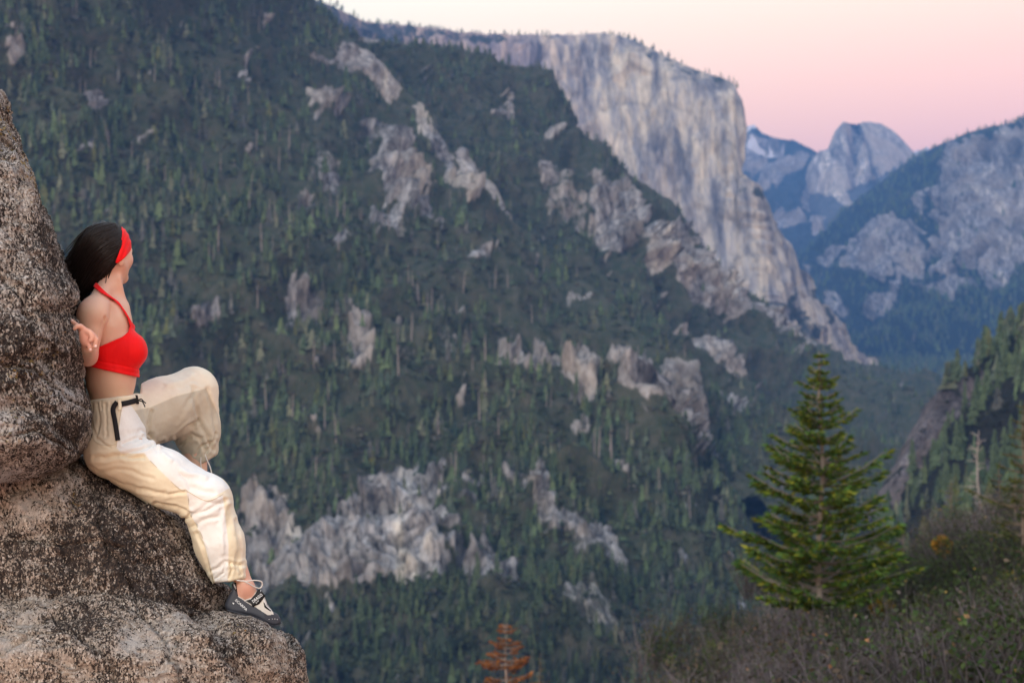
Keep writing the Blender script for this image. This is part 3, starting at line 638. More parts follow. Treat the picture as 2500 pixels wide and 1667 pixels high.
# trees of the right-hand slope
PR, xr, yr = sample(RIGHT, 1100, 0.3, rng=rs)
keep = (xr < 2620); PR, xr, yr = PR[keep], xr[keep], yr[keep]
n_crest = 70
ci = np.searchsorted(RIGHT.PX[0], np.sort(rs.uniform(2290, 2560, n_crest)))
PR = np.concatenate([PR, RIGHT.W[2][ci]]); xr = np.concatenate([xr, RIGHT.PX[0][ci]]); yr = np.concatenate([yr, RIGHT.S[ci]])
HR = rs.uniform(9, 22, len(PR)); vis = (xr < 2495) & (yr < 1230); n_r = 0
far_V = [~vis]
srt = np.argsort(-np.where(vis, HR / PR[:, 1], 0))[:48]; sel = np.zeros(len(PR), bool); sel[srt] = True
for i in srt:
    crest = abs(yr[i] - np.interp(xr[i], RIGHT.PX[0], RIGHT.S)) < 40
    z = 'along the skyline of the right-hand slope' if crest else 'on the shaded right-hand slope behind the tall fir'
    sz = 'tall ' if HR[i] > 19 else 'shorter '
    stand_tree('pine_tree', PR[i], HR[i], 1.25, 'dark green', i % 5, sz + 'dark green conifer ' + z, 'tree', sz + 'dark conifers ' + z)
V, T, C = scatter(CONI, PR[~sel], HR[~sel], rs.uniform(1.0, 1.5, (~sel).sum()), colours((~sel).sum(), rs, 0.08, 0.05), 4)
P2, _, _ = sample(RIGHT, 1500, 0.6, rng=rs)
V2, T2, C2 = scatter(SHRUB, P2, rs.uniform(2, 5, len(P2)), rs.uniform(0.9, 1.4, len(P2)), np.array((0.045, 0.05, 0.032))[None] * rs.uniform(0.6, 1.4, (len(P2), 1)), 5)
o = mesh('wooded_cover', np.concatenate([V, V2]), np.concatenate([T, T2 + len(V)]), [M_FOL], cols=np.concatenate([C, C2]), smooth=False)
tag(o, 'dark mixed wood and scrub on the right-hand slope', 'forest', kind='stuff')

# bare pale snags
SN = [proto_trunk(0.026, 1.0, 9, 400 + k) for k in range(4)]
SNM = []
for V, T, B in SN:
    o = mesh('trunk', V, T, [M_SNAG]); SNM.append(o.data); bpy.data.objects.remove(o)
PD, xd, yd = sample(SLOPE, 2000, 0.5, rng=rs)
ok = (yd > 60) & (yd < 1330) & (xd < 1720) & (xd > np.interp(yd, [200, 560, 900, 1100, 1330], [60, 360, 560, 580, 700])) ; PD, xd, yd = PD[ok][:140], xd[ok][:140], yd[ok][:140]
for i in range(len(PD)):
    z = zone(xd[i], yd[i])
    e = bpy.data.objects.new('dead_tree', SNM[i % 4]); COL.objects.link(e)
    e.location = Vector(PD[i].tolist()); h = rs.uniform(12, 25); e.scale = (h, h, h); e.rotation_euler = (rs.normal(0, .03), rs.normal(0, .04), rs.uniform(0, 6.28))
    sz = 'tall ' if h > 21 else 'short '; ln = 'leaning ' if abs(e.rotation_euler[1]) > 0.035 else 'upright '
    tag(e, sz + ln + 'bare pale dead trunk ' + z, 'dead tree', sz + ln + 'dead trunks ' + z)

# ------------------------------------------------------------------ trees and brush on the near hill
class MB:
    """collects triangles/quads with colours"""
    def __init__(s): s.V, s.T, s.C, s.n = [], [], [], 0
    def add(s, V, T, c):
        V = np.asarray(V, float); s.V.append(V); s.T.append(np.asarray(T) + s.n); s.n += len(V)
        c = np.asarray(c, float); s.C.append(np.repeat(c[None], len(V), 0) if c.ndim == 1 else c)
    def stick(s, a, b, ra, rb, c, n=4):
        a, b = np.array(a, float), np.array(b, float); t = b - a; t /= np.linalg.norm(t) + 1e-9
        u = np.cross(t, [0.31, 0.2, 0.9] if abs(t[2]) < .9 else [1, .1, 0]); u /= np.linalg.norm(u); v = np.cross(t, u)
        q = np.arange(n) * 6.283 / n; ring = np.cos(q)[:, None] * u + np.sin(q)[:, None] * v
        T = []
        for i in range(n): j = (i + 1) % n; T += [(i, j, n + j), (i, n + j, n + i)]
        s.add(np.concatenate([a + ring * ra, b + ring * rb]), T, c)
    def leaf(s, p, d, L, w_, c, r):
        d = np.array(d, float); d /= np.linalg.norm(d) + 1e-9; u = np.cross(d, [r.uniform(-1, 1), r.uniform(-1, 1), r.uniform(.2, 1)]); u /= np.linalg.norm(u) + 1e-9
        p = np.array(p, float); s.add([p, p + d * L * .45 + u * w_, p + d * L, p + d * L * .45 - u * w_], [(0, 1, 2), (0, 2, 3)], c)
    def obj(s, name, mats, parent=None, **k):
        return mesh(name, np.concatenate(s.V), np.concatenate(s.T), mats, parent, cols=np.concatenate(s.C), smooth=False, **k)
def conifer(name, base, h, width, label, seed, cols, whorl=26, per=6, bare=0.12, dens=1.0, trunk_c=(0.16, 0.125, 0.10), nleaf=46, gap=0.12, cat='tree', droop=0.16, group=None, prof=0.85, lsz=0.075):
    """trunk and whorled branches that carry sprays of needles"""
    r = random.Random(seed); base = np.array(base, float); root = empty(name, base); tag(root, label, cat, group)
    t = MB(); tr = max(0.012 * h, .05); k = 9; pp = [base + np.array([math.sin(i * 1.3 + seed) * .006 * h * (i > 0), math.cos(i * 1.7) * .006 * h * (i > 0), h * i / k - (.4 if i == 0 else 0)]) for i in range(k + 1)]
    for i in range(k): t.stick(pp[i], pp[i + 1], tr * (1 - i / k) ** .8 + .01, tr * (1 - (i + 1) / k) ** .8 + .008, np.array(trunk_c) * r.uniform(.85, 1.15), 8)
    t.obj('trunk', [M_FOLB], root)
    lm, bm = MB(), MB()
    for wv in range(whorl):
        f = bare + (1 - bare) * (wv + r.uniform(-.3, .3)) / whorl; f = min(max(f, bare), .99); z = h * f
        Lm = width * (max(0.02, (1 - f) / (1 - bare))) ** prof; a0 = r.uniform(0, 6.28)
        for b in range(per):
            if r.random() < gap: continue
            a = a0 + 6.283 * b / per + r.uniform(-.35, .35); L = Lm * r.uniform(.45, 1.2) * (1 + .22 * math.sin(a * 2 + seed) + .16 * math.sin(a * 3 + wv * .9)); up = 0.35 * f - droop + r.uniform(-.12, .12)
            p0 = base + np.array([0, 0, z]); n_ = 6; pts = []
            for i in range(n_ + 1):
                s_ = i / n_; pts.append(p0 + np.array([math.cos(a) * L * s_, math.sin(a) * L * s_, L * (up * s_ + 0.24 * s_ ** 2.2)]))
            for i in range(0, n_, 2): bm.stick(pts[i], pts[i + 2], .014 * h ** .5 * (1 - i / n_ * .8), .014 * h ** .5 * (1 - (i + 2) / n_ * .8) + .003, np.array(trunk_c) * .8, 3)
            nl = int(nleaf * dens * (0.35 + L / width))
            for q in range(nl):
                s_ = r.uniform(.14, 1.0) ** .8; i = min(int(s_ * n_), n_ - 1); u = s_ * n_ - i; p = pts[i] * (1 - u) + pts[i + 1] * u
                side = r.choice((-1, 1)); aa = a + side * r.uniform(.35, 1.15); lw = lsz * width * r.uniform(.6, 1.35) * min(1.0, .42 + .75 * L / width)
                sp_ = lw * r.uniform(0, 1.5) * (1.15 - s_ * .6); p = p + np.array([math.cos(aa) * sp_, math.sin(aa) * sp_, r.uniform(-.35, .2) * sp_])
                c = np.array(cols[min(int(r.random() ** 1.0 * len(cols)), len(cols) - 1)]) * r.uniform(.7, 1.35)
                lm.leaf(p, (math.cos(aa), math.sin(aa), r.uniform(-.35, .5)), lw * 1.5, lw * .24, c, r)
    lm.obj('crown', [M_FOL], root)
    tag(bm.obj('branch', [M_FOLB], root), kind='stuff')
    return root
M_FOLB = foliage_material('twig_bark', 0.9)
GREEN = [(0.045, 0.098, 0.018), (0.058, 0.118, 0.022), (0.032, 0.074, 0.018), (0.105, 0.155, 0.020), (0.16, 0.17, 0.018)]
conifer('fir_tree', U(2003, 1705, 37), 9.05, 2.42, 'tall bright green fir standing alone in the brush, its top against the far valley', 25, GREEN, whorl=32, per=8, bare=0.27, nleaf=150, trunk_c=(0.22, 0.19, 0.17), gap=0.17, droop=0.12, prof=0.92, lsz=0.058)
RUST = [(0.24, 0.085, 0.025), (0.18, 0.06, 0.02), (0.30, 0.12, 0.04), (0.13, 0.055, 0.03)]
conifer('dead_conifer', U(1236, 1900, 62), 6.8, 1.5, 'rust orange dead conifer at the bottom edge, foliage gone brown', 8, RUST, whorl=28, per=7, bare=0.05, nleaf=90, trunk_c=(0.30, 0.24, 0.21), gap=0.34, prof=0.6, droop=.3, lsz=.11)
conifer('small_fir', U(1318, 1850, 66), 4.9, 0.95, 'small green fir just right of the rust orange dead conifer', 9, GREEN, whorl=16, per=5, bare=0.05, nleaf=18)
conifer('small_fir', U(1640, 1830, 50), 3.5, 1.3, 'small bright green fir at the bottom edge, left of the tall fir\'s trunk', 10, GREEN, whorl=15, per=6, bare=0.04, nleaf=26)
conifer('small_fir', U(1755, 1810, 45), 3.2, 1.2, 'low green fir at the bottom edge nearest the tall fir\'s trunk', 12, GREEN, whorl=14, per=6, bare=0.04, nleaf=26)
conifer('small_fir', U(2322, 1390, 62), 4.0, 1.5, 'young green fir beside the grey dead snag on the right', 13, GREEN, whorl=15, per=6, bare=0.04, nleaf=24)
conifer('pine_tree', U(2500, 1440, 44), 5.9, 1.5, 'yellow-green pine cut off by the right edge above the brush', 14, [(0.05, 0.07, 0.02), (0.085, 0.085, 0.016), (0.045, 0.06, 0.02)], whorl=20, per=6, bare=0.12, nleaf=60, gap=.2)
conifer('small_fir', U(2205, 1420, 66), 2.6, 1.0, 'low dark fir at the top of the brush, right of the tall fir', 15, GREEN, whorl=12, per=5, bare=0.04, nleaf=20)

def snag(name, base, h, label, seed, c, n=26, reach=.16):
    r = random.Random(seed); base = np.array(base, float); root = empty(name, base); tag(root, label, 'dead tree')
    t = MB(); k = 6; tr = .012 * h
    for i in range(k): t.stick(base + np.array([.02 * h * math.sin(i), 0, h * i / k - (.3 if i == 0 else 0)]), base + np.array([.02 * h * math.sin(i + 1), 0, h * (i + 1) / k]), tr * (1 - i / k) + .012, tr * (1 - (i + 1) / k) + .01, c, 6)
    t.obj('trunk', [M_FOLB], root); b = MB()
    for q in range(n):
        f = r.uniform(.25, .97); a = r.uniform(0, 6.28); L = reach * h * (1.15 - f) * r.uniform(.5, 1.3); p = base + np.array([.02 * h * math.sin(f * k), 0, f * h]); e = p + np.array([math.cos(a) * L, math.sin(a) * L, L * r.uniform(-.1, .5)])
        b.stick(p, e, .02, .006, np.array(c) * r.uniform(.8, 1.2), 3)
        for w_ in range(3): m_ = p + (e - p) * r.uniform(.3, .9); b.stick(m_, m_ + np.array([r.uniform(-.3, .3), r.uniform(-.3, .3), r.uniform(0, .35)]) * L, .009, .004, c, 3)
    tag(b.obj('branch', [M_FOLB], root), kind='stuff'); return root
snag('dead_tree', U(2392, 1420, 60), 6.4, 'thin pale grey dead snag with bare branches on the right', 3, (0.33, 0.29, 0.28), 40, .2)

# brush: bare grey-brown stems with a few withered leaves, one continuous thicket
def thicket(n, seed):
    r = random.Random(seed); s = MB()
    xs_ = np.random.default_rng(seed)
    k = 0
    while k < n:
        Yd = r.uniform(15, 61) if r.random() < .75 else r.uniform(46, 61); px = 1560 + 1060 * r.random() ** .85
        W = HILL.W.reshape(-1, 3); X = (px - CX) / F * Yd
        j = np.argmin((W[:, 0] - X) ** 2 + (W[:, 1] - Yd) ** 2); z = W[j, 2]
        if abs(W[j, 1] - Yd) > 3: k += 1; continue
        py = HY - z / Yd * F
        if py > 1960: k += 1; continue
        pch = float(fbm(np.array([[X / 5.5, Yd / 9, 0.3]]), 3, 140)[0]); base = np.array([X, Yd, z - .1]); hh = r.uniform(.7, 1.9); tone = np.array(r.choice([(.064, .054, .058), (.086, .075, .08), (.046, .040, .042), (.12, .105, .11), (.05, .045, .042)])) * r.uniform(.6, 1.15) * (1 + .55 * max(-.9, min(.9, pch * 1.6)))
        for q in range(18):
            a = r.uniform(0, 6.28); o_ = r.uniform(0, .35); p = base + np.array([math.cos(a) * o_, math.sin(a) * o_, 0]); a += r.uniform(-.8, .8); L = hh * r.uniform(.5, 1.1); sp_ = r.uniform(.1, .6)
            e = p + np.array([math.cos(a) * sp_ * L, math.sin(a) * sp_ * L, L]); m_ = (p + e) / 2 + np.array([r.uniform(-.1, .1), r.uniform(-.1, .1), .05])
            s.stick(p, m_, .016, .011, tone * r.uniform(.8, 1.2), 3); s.stick(m_, e, .011, .004, tone * r.uniform(.9, 1.3), 3)
            for tw in range(2): b0 = m_ + (e - m_) * r.uniform(0, .9); s.stick(b0, b0 + np.array([r.uniform(-.35, .35), r.uniform(-.35, .35), r.uniform(.05, .4)]) * hh * .6, .007, .003, tone * r.uniform(.9, 1.35), 3)
            if r.random() < .85:
                lc = (1.5 if pch > 0 else .9) * np.array(r.choice([(.030, .052, .016), (.045, .062, .02), (.024, .04, .014)] if pch < .02 else [(.034, .036, .018), (.042, .036, .026), (.03, .038, .018), (.06, .046, .034), (.055, .046, .042), (.026, .034, .014)])) * r.uniform(.7, 1.3)
                for w_ in range(9 if pch < .02 else 4): s.leaf(e + np.array([r.uniform(-.22, .22), r.uniform(-.22, .22), r.uniform(-.35, .15)]), (r.uniform(-1, 1), r.uniform(-1, 1), r.uniform(-.3, 1)), r.uniform(.05, .12), .03, lc, r)
            elif r.random() < .25:
                s.leaf(e, (r.uniform(-1, 1), r.uniform(-1, 1), .3), .08, .035, np.array(r.choice([(.30, .15, .07), (.22, .13, .06), (.34, .22, .06)])), r)
        k += 1
    return s
o = thicket(700, 21).obj('brush', [M_FOLB]); tag(o, 'bare grey-brown brush thicket with withered leaves across the lower right hill', 'brush', kind='stuff')
def bush(name, base, rad, label, seed, cols, n=260):
    r = random.Random(seed); base = np.array(base, float); root = empty(name, base); tag(root, label, 'bush'); l_, b = MB(), MB()
    for q in range(16):
        a = r.uniform(0, 6.28); e = base + np.array([math.cos(a) * rad * .6, math.sin(a) * rad * .6, rad * r.uniform(.7, 1.5)]); b.stick(base - np.array([0, 0, .15]), e, .018, .006, (.10, .08, .06), 3)
    for q in range(n):
        d = np.array([r.gauss(0, 1), r.gauss(0, 1), r.gauss(0, .8)]); d /= np.linalg.norm(d); p = base + np.array([0, 0, rad * .85]) + d * rad * r.random() ** .4
        l_.leaf(p, d + np.array([0, 0, .5]), r.uniform(.10, .2), .05, np.array(r.choice(cols)) * r.uniform(.7, 1.3), r)
    l_.obj('leaves', [M_FOL], root); b.obj('stem', [M_FOLB], root); return root
YEL = [(.22, .16, .02), (.16, .13, .02), (.28, .17, .02)]
bush('bush', U(2155, 1520, 40), .33, 'small yellow bush in the grey brush right of the tall fir', 1, YEL)
bush('bush', U(2396, 1590, 33), .38, 'olive yellow bush low in the brush at the right', 2, [(.14, .13, .02), (.20, .16, .02), (.09, .10, .02)])
bush('bush', U(2300, 1350, 50), .30, 'orange-tipped bush beside the young fir on the right', 3, [(.30, .15, .02), (.20, .12, .03), (.10, .10, .02)])
bush('bush', U(2306, 1660, 30), .45, 'dark green bush at the bottom of the brush', 4, [(.035, .05, .012), (.05, .065, .015)])
bush('bush', U(1760, 1640, 48), .6, 'green bush left of the tall fir\'s trunk', 6, [(.04, .07, .018), (.06, .085, .02)], 420)
bush('bush', U(1880, 1570, 52), .55, 'dull green bush at the foot of the tall fir', 7, [(.035, .055, .02), (.05, .06, .025)], 420)
bush('bush', U(2470, 1490, 36), .5, 'yellow-green bush under the pine at the right edge', 8, [(.10, .11, .02), (.15, .12, .02), (.07, .08, .02)], 320)
bush('bush', U(2110, 1480, 58), .6, 'dark green bush between the tall fir and the yellow bush', 9, [(.03, .06, .016), (.045, .07, .02)], 380)

GD = [(0.030, 0.058, 0.020), (0.040, 0.066, 0.022), (0.055, 0.072, 0.020), (0.024, 0.046, 0.018)]
for k_, (px_, py_, Y_, h_, w_) in enumerate([(1830, 1660, 54, 2.6, .95), (1905, 1610, 56, 2.2, .9), (2075, 1520, 60, 2.0, .85), (2160, 1440, 60, 2.3, .9), (2255, 1400, 60, 2.5, 1.0), (2440, 1345, 57, 3.6, 1.3), (2478, 1390, 50, 3.4, 1.2), (2430, 1480, 44, 1.6, .8), (1700, 1760, 44, 2.0, .9), (1560, 1830, 46, 2.2, .9), (1790, 1700, 50, 3.0, 1.0), (1865, 1680, 50, 2.0, 1.1), (1700, 1700, 55, 1.8, 1.0), (2055, 1600, 54, 1.9, 1.1), (2365, 1420, 58, 2.4, 1.0), (2460, 1600, 36, 1.6, .8), (2290, 1560, 42, 1.3, .8), (1500, 1850, 52, 2.6, 1.0)]):
    conifer('small_fir', U(px_, py_, Y_), h_, w_, ('low dark fir in the brush left of the tall fir', 'dark sapling hugging the tall fir on its left', 'dark sapling hugging the tall fir on its right', 'low fir on the brush skyline right of the tall fir', 'shaggy fir on the brush skyline left of the young fir', 'tall dark fir on the brush skyline right of the grey snag', 'olive fir just inside the right edge above the brush', 'small fir low in the brush near the right edge', 'fir sapling at the bottom edge below the tall fir', 'green fir tip at the bottom edge far left of the tall fir', 'slim fir rising between the bottom edge and the tall fir\'s lowest left branches', 'squat fir in front of the tall fir\'s left side', 'squat dull fir at the brush edge left of the tall fir', 'squat fir in front of the tall fir\'s right side', 'fir just left of the grey snag\'s foot', 'small fir in the brush at the lower right edge', 'low fir in the middle of the grey brush', 'dark fir tip at the bottom, midway between rust conifer and tall fir')[k_], 40 + k_, GD, whorl=13, per=6, bare=0.04, nleaf=26, lsz=.09)
rb_ = random.Random(77)
for k_ in range(34):
    px_ = rb_.uniform(1600, 2490); top_ = np.interp(px_, [1600, 1790, 1950, 2090, 2170, 2300, 2500], [1790, 1605, 1540, 1465, 1390, 1320, 1250]); py_ = top_ + rb_.uniform(10, 260); Y_ = np.interp(py_ - top_, [0, 300], [58, 28])
    hb_ = HILL.W.reshape(-1, 3); X_ = (px_ - CX) / F * Y_; j_ = np.argmin((hb_[:, 0] - X_) ** 2 + (hb_[:, 1] - Y_) ** 2)
    wh_ = ('in the brush left of the tall fir' if px_ < 1900 else 'at the foot of the tall fir' if px_ < 2110 else 'between tall fir and grey snag' if px_ < 2370 else 'in the brush near the right edge') + (' high on bank' if py_ - top_ < 110 else ' low on bank')
    bush('bush', (X_, Y_, hb_[j_, 2]), rb_.uniform(.35, .75), 'rounded dark green bush ' + wh_, 60 + k_, [(.032, .050, .016), (.045, .060, .022), (.06, .062, .026)], 260)['group'] = 'dark green bushes ' + wh_

# ------------------------------------------------------------------ the granite outcrop she sits on
YC = 5.2
def MS(V):
    """(px, py, depth px) -> metres; one px is 1.5 mm at the woman's distance"""
    V = np.asarray(V, float); return U(V[:, 0], V[:, 1], YC + V[:, 2] * YC / F)
def rock_material(name, tint=(1, 1, 1), dark=0.5, warm=0.5):
    m = NB(name); p = m.pos(); pst = m.pos((1.0, 1.0, 0.55), (0, 0.5, 0))
    vo = m.n('ShaderNodeTexVoronoi'); vo.inputs['Scale'].default_value = 210; m.l(pst, vo.inputs['Vector'])
    sx = m.n('ShaderNodeSeparateColor'); m.l(vo.outputs['Color'], sx.inputs[0])
    vo2 = m.n('ShaderNodeTexVoronoi'); vo2.inputs['Scale'].default_value = 95; m.l(p, vo2.inputs['Vector'])
    sx2 = m.n('ShaderNodeSeparateColor'); m.l(vo2.outputs['Color'], sx2.inputs[0])
    low = m.noise(p, 4.2, 5, 0.62); mid = m.noise(pst, 48, 6, 0.75, 0.3); lowb = m.noise(p, 2.3, 4, 0.6); f2 = m.noise(p, 190, 4, 0.75)
    # light minerals: pale grey, buff, pinkish
    light = m.ramp(sx.outputs[0], [(0.0, (0.27, 0.23, 0.20)), (0.3, (0.40, 0.345, 0.295)), (0.6, (0.50, 0.435, 0.37)), (0.82, (0.63, 0.59, 0.54)), (1.0, (0.78, 0.74, 0.68))], 'CONSTANT')
    light = m.mix(m.ramp(lowb, [(0.40, 0.0), (0.60, 0.7 * warm)]), light, (0.47, 0.345, 0.245), 'MIX')
    light = m.mix(m.ramp(low, [(0.56, 0.0), (0.68, 0.75)]), light, (0.52, 0.51, 0.50))
    darkc = m.ramp(sx.outputs[1], [(0.0, (0.026, 0.021, 0.020)), (0.5, (0.052, 0.040, 0.036)), (0.8, (0.10, 0.074, 0.058))], 'CONSTANT')
    # cover of dark grains and crust
    k = m.math('ADD', m.math('MULTIPLY', mid, 1.05), m.math('MULTIPLY', sx2.outputs[2], 0.10))
    k = m.math('ADD', k, m.math('MULTIPLY', m.math('SUBTRACT', sx.outputs[2], 0.5), 0.42))
    k = m.math('ADD', k, m.math('MULTIPLY', m.math('SUBTRACT', f2, 0.5), 0.95))
    k = m.math('ADD', k, m.math('MULTIPLY', m.math('SUBTRACT', 0.5, low), 1.25))
    k = m.math('ADD', k, m.attr('crust'))
    c = m.mix(m.ramp(k, [(0.575 - dark * 0.1, 0.0), (0.64 - dark * 0.1, 1.0)]), light, darkc)
    # orange and yellow lichen
    ln = m.noise(p, 55, 5, 0.7); lo_ = m.noise(p, 1.9, 3, 0.5)
    li = m.math('ADD', m.math('ADD', ln, m.math('MULTIPLY', m.math('SUBTRACT', lo_, 0.5), 0.8)), m.attr('lichen'))
    c = m.mix(m.ramp(li, [(0.66, 0.0), (0.71, 0.85)]), c, m.mix(m.ramp(sx.outputs[1], [(0.3, 0.0), (0.7, 1.0)]), (0.42, 0.21, 0.05), (0.36, 0.30, 0.10)))
    m.color(m.mix(1.0, c, tint, 'MULTIPLY')); m.rough(0.85); m.b.inputs['Specular IOR Level'].default_value = 0.25
    h = m.math('ADD', m.math('MULTIPLY', f2, 0.55), m.math('MULTIPLY', mid, 1.0))
    m.bump(h, 1.0, 0.014)
    return m.m
M_ROCK_A = rock_material('boulder_granite', (0.98, 1.0, 1.03), 0.28, 0.1)
M_ROCK_B = rock_material('ledge_granite', (1.0, 0.97, 0.96), 0.58, 0.3)
M_ROCK_C = rock_material('lower_granite', (1.06, 1.02, 0.99), 0.0, 0.35)

def boulder(name, rows, cx, dc, hw_d, nth, step, mat, seed, amps, label, feats=(), e=0.8, crust=None, lichen=None):
    """closed stone: every horizontal slice is a rounded loop; rows = [(py, right edge px)]"""
    r = np.array(rows, float); py = np.arange(r[0, 0], r[-1, 0] + step, step)
    xr = np.interp(py, r[:, 0], r[:, 1])
    k = np.ones(5) / 5; xr = np.concatenate([xr[:2], np.convolve(xr, k, 'valid'), xr[-2:]])
    n1 = int(nth * 0.8)
    th = np.concatenate([np.linspace(-math.pi * 0.80, 0.35 * math.pi, n1, endpoint=False), np.linspace(0.35 * math.pi, 1.2 * math.pi, nth - n1, endpoint=False)])
    cxx = np.interp(py, *np.array(cx, float).T); a = np.maximum(xr - cxx, 6); b = np.interp(py, *np.array(hw_d, float).T); d0 = np.interp(py, *np.array(dc, float).T)
    ct, st = np.cos(th), np.sin(th)
    X = cxx[:, None] + a[:, None] * (np.sign(ct) * np.abs(ct) ** e)[None]
    Dp = d0[:, None] + b[:, None] * (np.sign(st) * np.abs(st) ** e)[None]
    Yy = np.repeat(py[:, None], nth, 1)
    G = np.stack([X, Yy, Dp], -1)
    def normals(G):
        gx = np.roll(G, -1, 1) - np.roll(G, 1, 1); gy = np.gradient(G, axis=0)
        N = np.cross(gx, gy); N /= np.linalg.norm(N, axis=2)[..., None] + 1e-9
        out = G - np.stack([cxx[:, None] + 0 * X, Yy, d0[:, None] + 0 * X], -1)
        return np.where(((N * out).sum(2) < 0)[..., None], -N, N)
    front = 1 - sstep(-60, 40, Dp - d0[:, None])
    h = np.zeros(X.shape)
    for (pl, wd, amt, kind) in feats:                 # creases (<0) and bulges (>0) seen on the near face
        d = line_dist(X.astype(np.float32) + 14 * fbm(G.reshape(-1, 3) / 60, 2, 5).reshape(X.shape), Yy.astype(np.float32), pl) if kind != 'poly' else poly_sdf(X.astype(np.float32), Yy.astype(np.float32), pl)
        h += front * amt * (np.exp(-(d / wd) ** 2) if kind != 'poly' else 1 - sstep(-wd, wd, d))
    flat = G.reshape(-1, 3)
    for scl, amp, kd in amps:
        h += amp * (fbm(flat / scl, 3, seed) if kd == 'f' else ridged(flat / scl, 3, seed) if kd == 'r' else facets((flat + 7 * np.stack([fbm(flat / 40, 3, 1), fbm(flat / 40, 3, 2), fbm(flat / 40, 3, 3)], 1)) / scl, seed)).reshape(X.shape); seed += 7
    G = G + normals(G) * h[..., None]
    nr = len(py); V = G.reshape(-1, 3)
    top = np.array([[cxx[0] + a[0] * 0.3, py[0] - 4, d0[0]], [cxx[-1], py[-1], d0[-1]]])
    idx = np.arange(nr * nth).reshape(nr, nth); nx_ = np.roll(idx, -1, 1)
    Q = np.stack([idx[:-1].ravel(), idx[1:].ravel(), nx_[1:].ravel(), nx_[:-1].ravel()], 1)
    t1 = np.stack([np.full(nth, nr * nth), idx[0], nx_[0]], 1); t2 = np.stack([np.full(nth, nr * nth + 1), nx_[-1], idx[-1]], 1)
    VV = np.concatenate([V, top])
    cr_ = crust(VV[:, 0], VV[:, 1]) if crust else np.zeros(len(VV)); li_ = lichen(VV[:, 0], VV[:, 1]) if lichen else np.zeros(len(VV))
    o = mesh(name, MS(VV), [Q, np.concatenate([t1, t2])], [mat], attrs={'crust': cr_, 'lichen': li_}, origin=MS(np.array([[cxx[-1], py[-1], d0[-1]]]))[0])
    tag(o, label, 'boulder')
    return o
def blob(x, y, cx, cy, rx, ry): return np.exp(-(((x - cx) / rx) ** 2 + ((y - cy) / ry) ** 2))
A_ROWS = [(205, -30), (216, -8), (226, 8), (240, 17), (262, 23), (285, 25), (305, 24), (318, 30), (330, 42), (350, 52), (380, 66), (410, 75), (450, 83), (480, 94), (505, 104), (540, 120), (570, 132), (600, 143), (630, 152), (660, 164), (690, 182), (710, 189), (730, 188), (752, 182), (775, 182), (800, 190), (830, 198), (860, 200), (900, 198), (930, 196), (960, 205), (985, 216), (1010, 223), (1040, 222), (1070, 219), (1095, 212), (1115, 197), (1130, 176), (1150, 130), (1168, 60), (1182, 0), (1195, -60)]
boulder('boulder', A_ROWS, [(205, -190), (1000, -260), (1195, -300)], [(205, 30), (700, -50), (1195, -80)], [(205, 80), (420, 300), (800, 380), (1080, 400), (1195, 300)], 360, 2.9, M_ROCK_A, 11,
        [(190, 8, 'f'), (80, 7, 'f'), (110, 10, 'b'), (40, 5.0, 'b'), (14, 2.6, 'r'), (6, 1.6, 'f')],
        'tall speckled grey boulder leaning at left, its edge behind the woman\'s back',
        feats=[([(-20, 640), (40, 700), (70, 800), (60, 880)], 3.6, -13, 'l'), ([(90, 520), (110, 600), (150, 660), (175, 700)], 3.6, -12, 'l'), ([(20, 890), (90, 900), (150, 960), (215, 1000)], 4, -14, 'l'), ([(30, 1060), (90, 1050), (170, 1100)], 3.6, -13, 'l'), ([(0, 905), (60, 870), (120, 880), (180, 930)], 22, -16, 'l'), ([(-40, 1010), (40, 985), (120, 1010), (200, 1090)], 20, -18, 'l'), ([(0, 330), (40, 420), (90, 620), (120, 760)], 26, 12, 'l'), ([(60, 700), (150, 720), (185, 720)], 30, 10, 'l'), ([(100, 760), (180, 765)], 14, -9, 'l')],
        crust=lambda x, y: 0.16 * blob(x, y, 130, 1010, 90, 130) + 0.10 * blob(x, y, 60, 820, 140, 150) - 0.13 * blob(x, y, 70, 480, 30, 90) - 0.10 * blob(x, y, 130, 715, 40, 30) - 0.05 * blob(x, y, 40, 640, 80, 60),
        lichen=lambda x, y: 0.04 * blob(x, y, 110, 860, 110, 180) - 0.03)
B_ROWS = [(1070, 10), (1082, 110), (1096, 165), (1112, 184), (1124, 194), (1136, 208), (1150, 236), (1168, 266), (1188, 302), (1208, 340), (1228, 384), (1248, 420), (1268, 444), (1290, 460), (1320, 474), (1350, 482), (1380, 492), (1405, 506), (1425, 530), (1436, 547), (1455, 556), (1480, 562), (1520, 585), (1560, 600), (1700, 620), (1800, 630)]
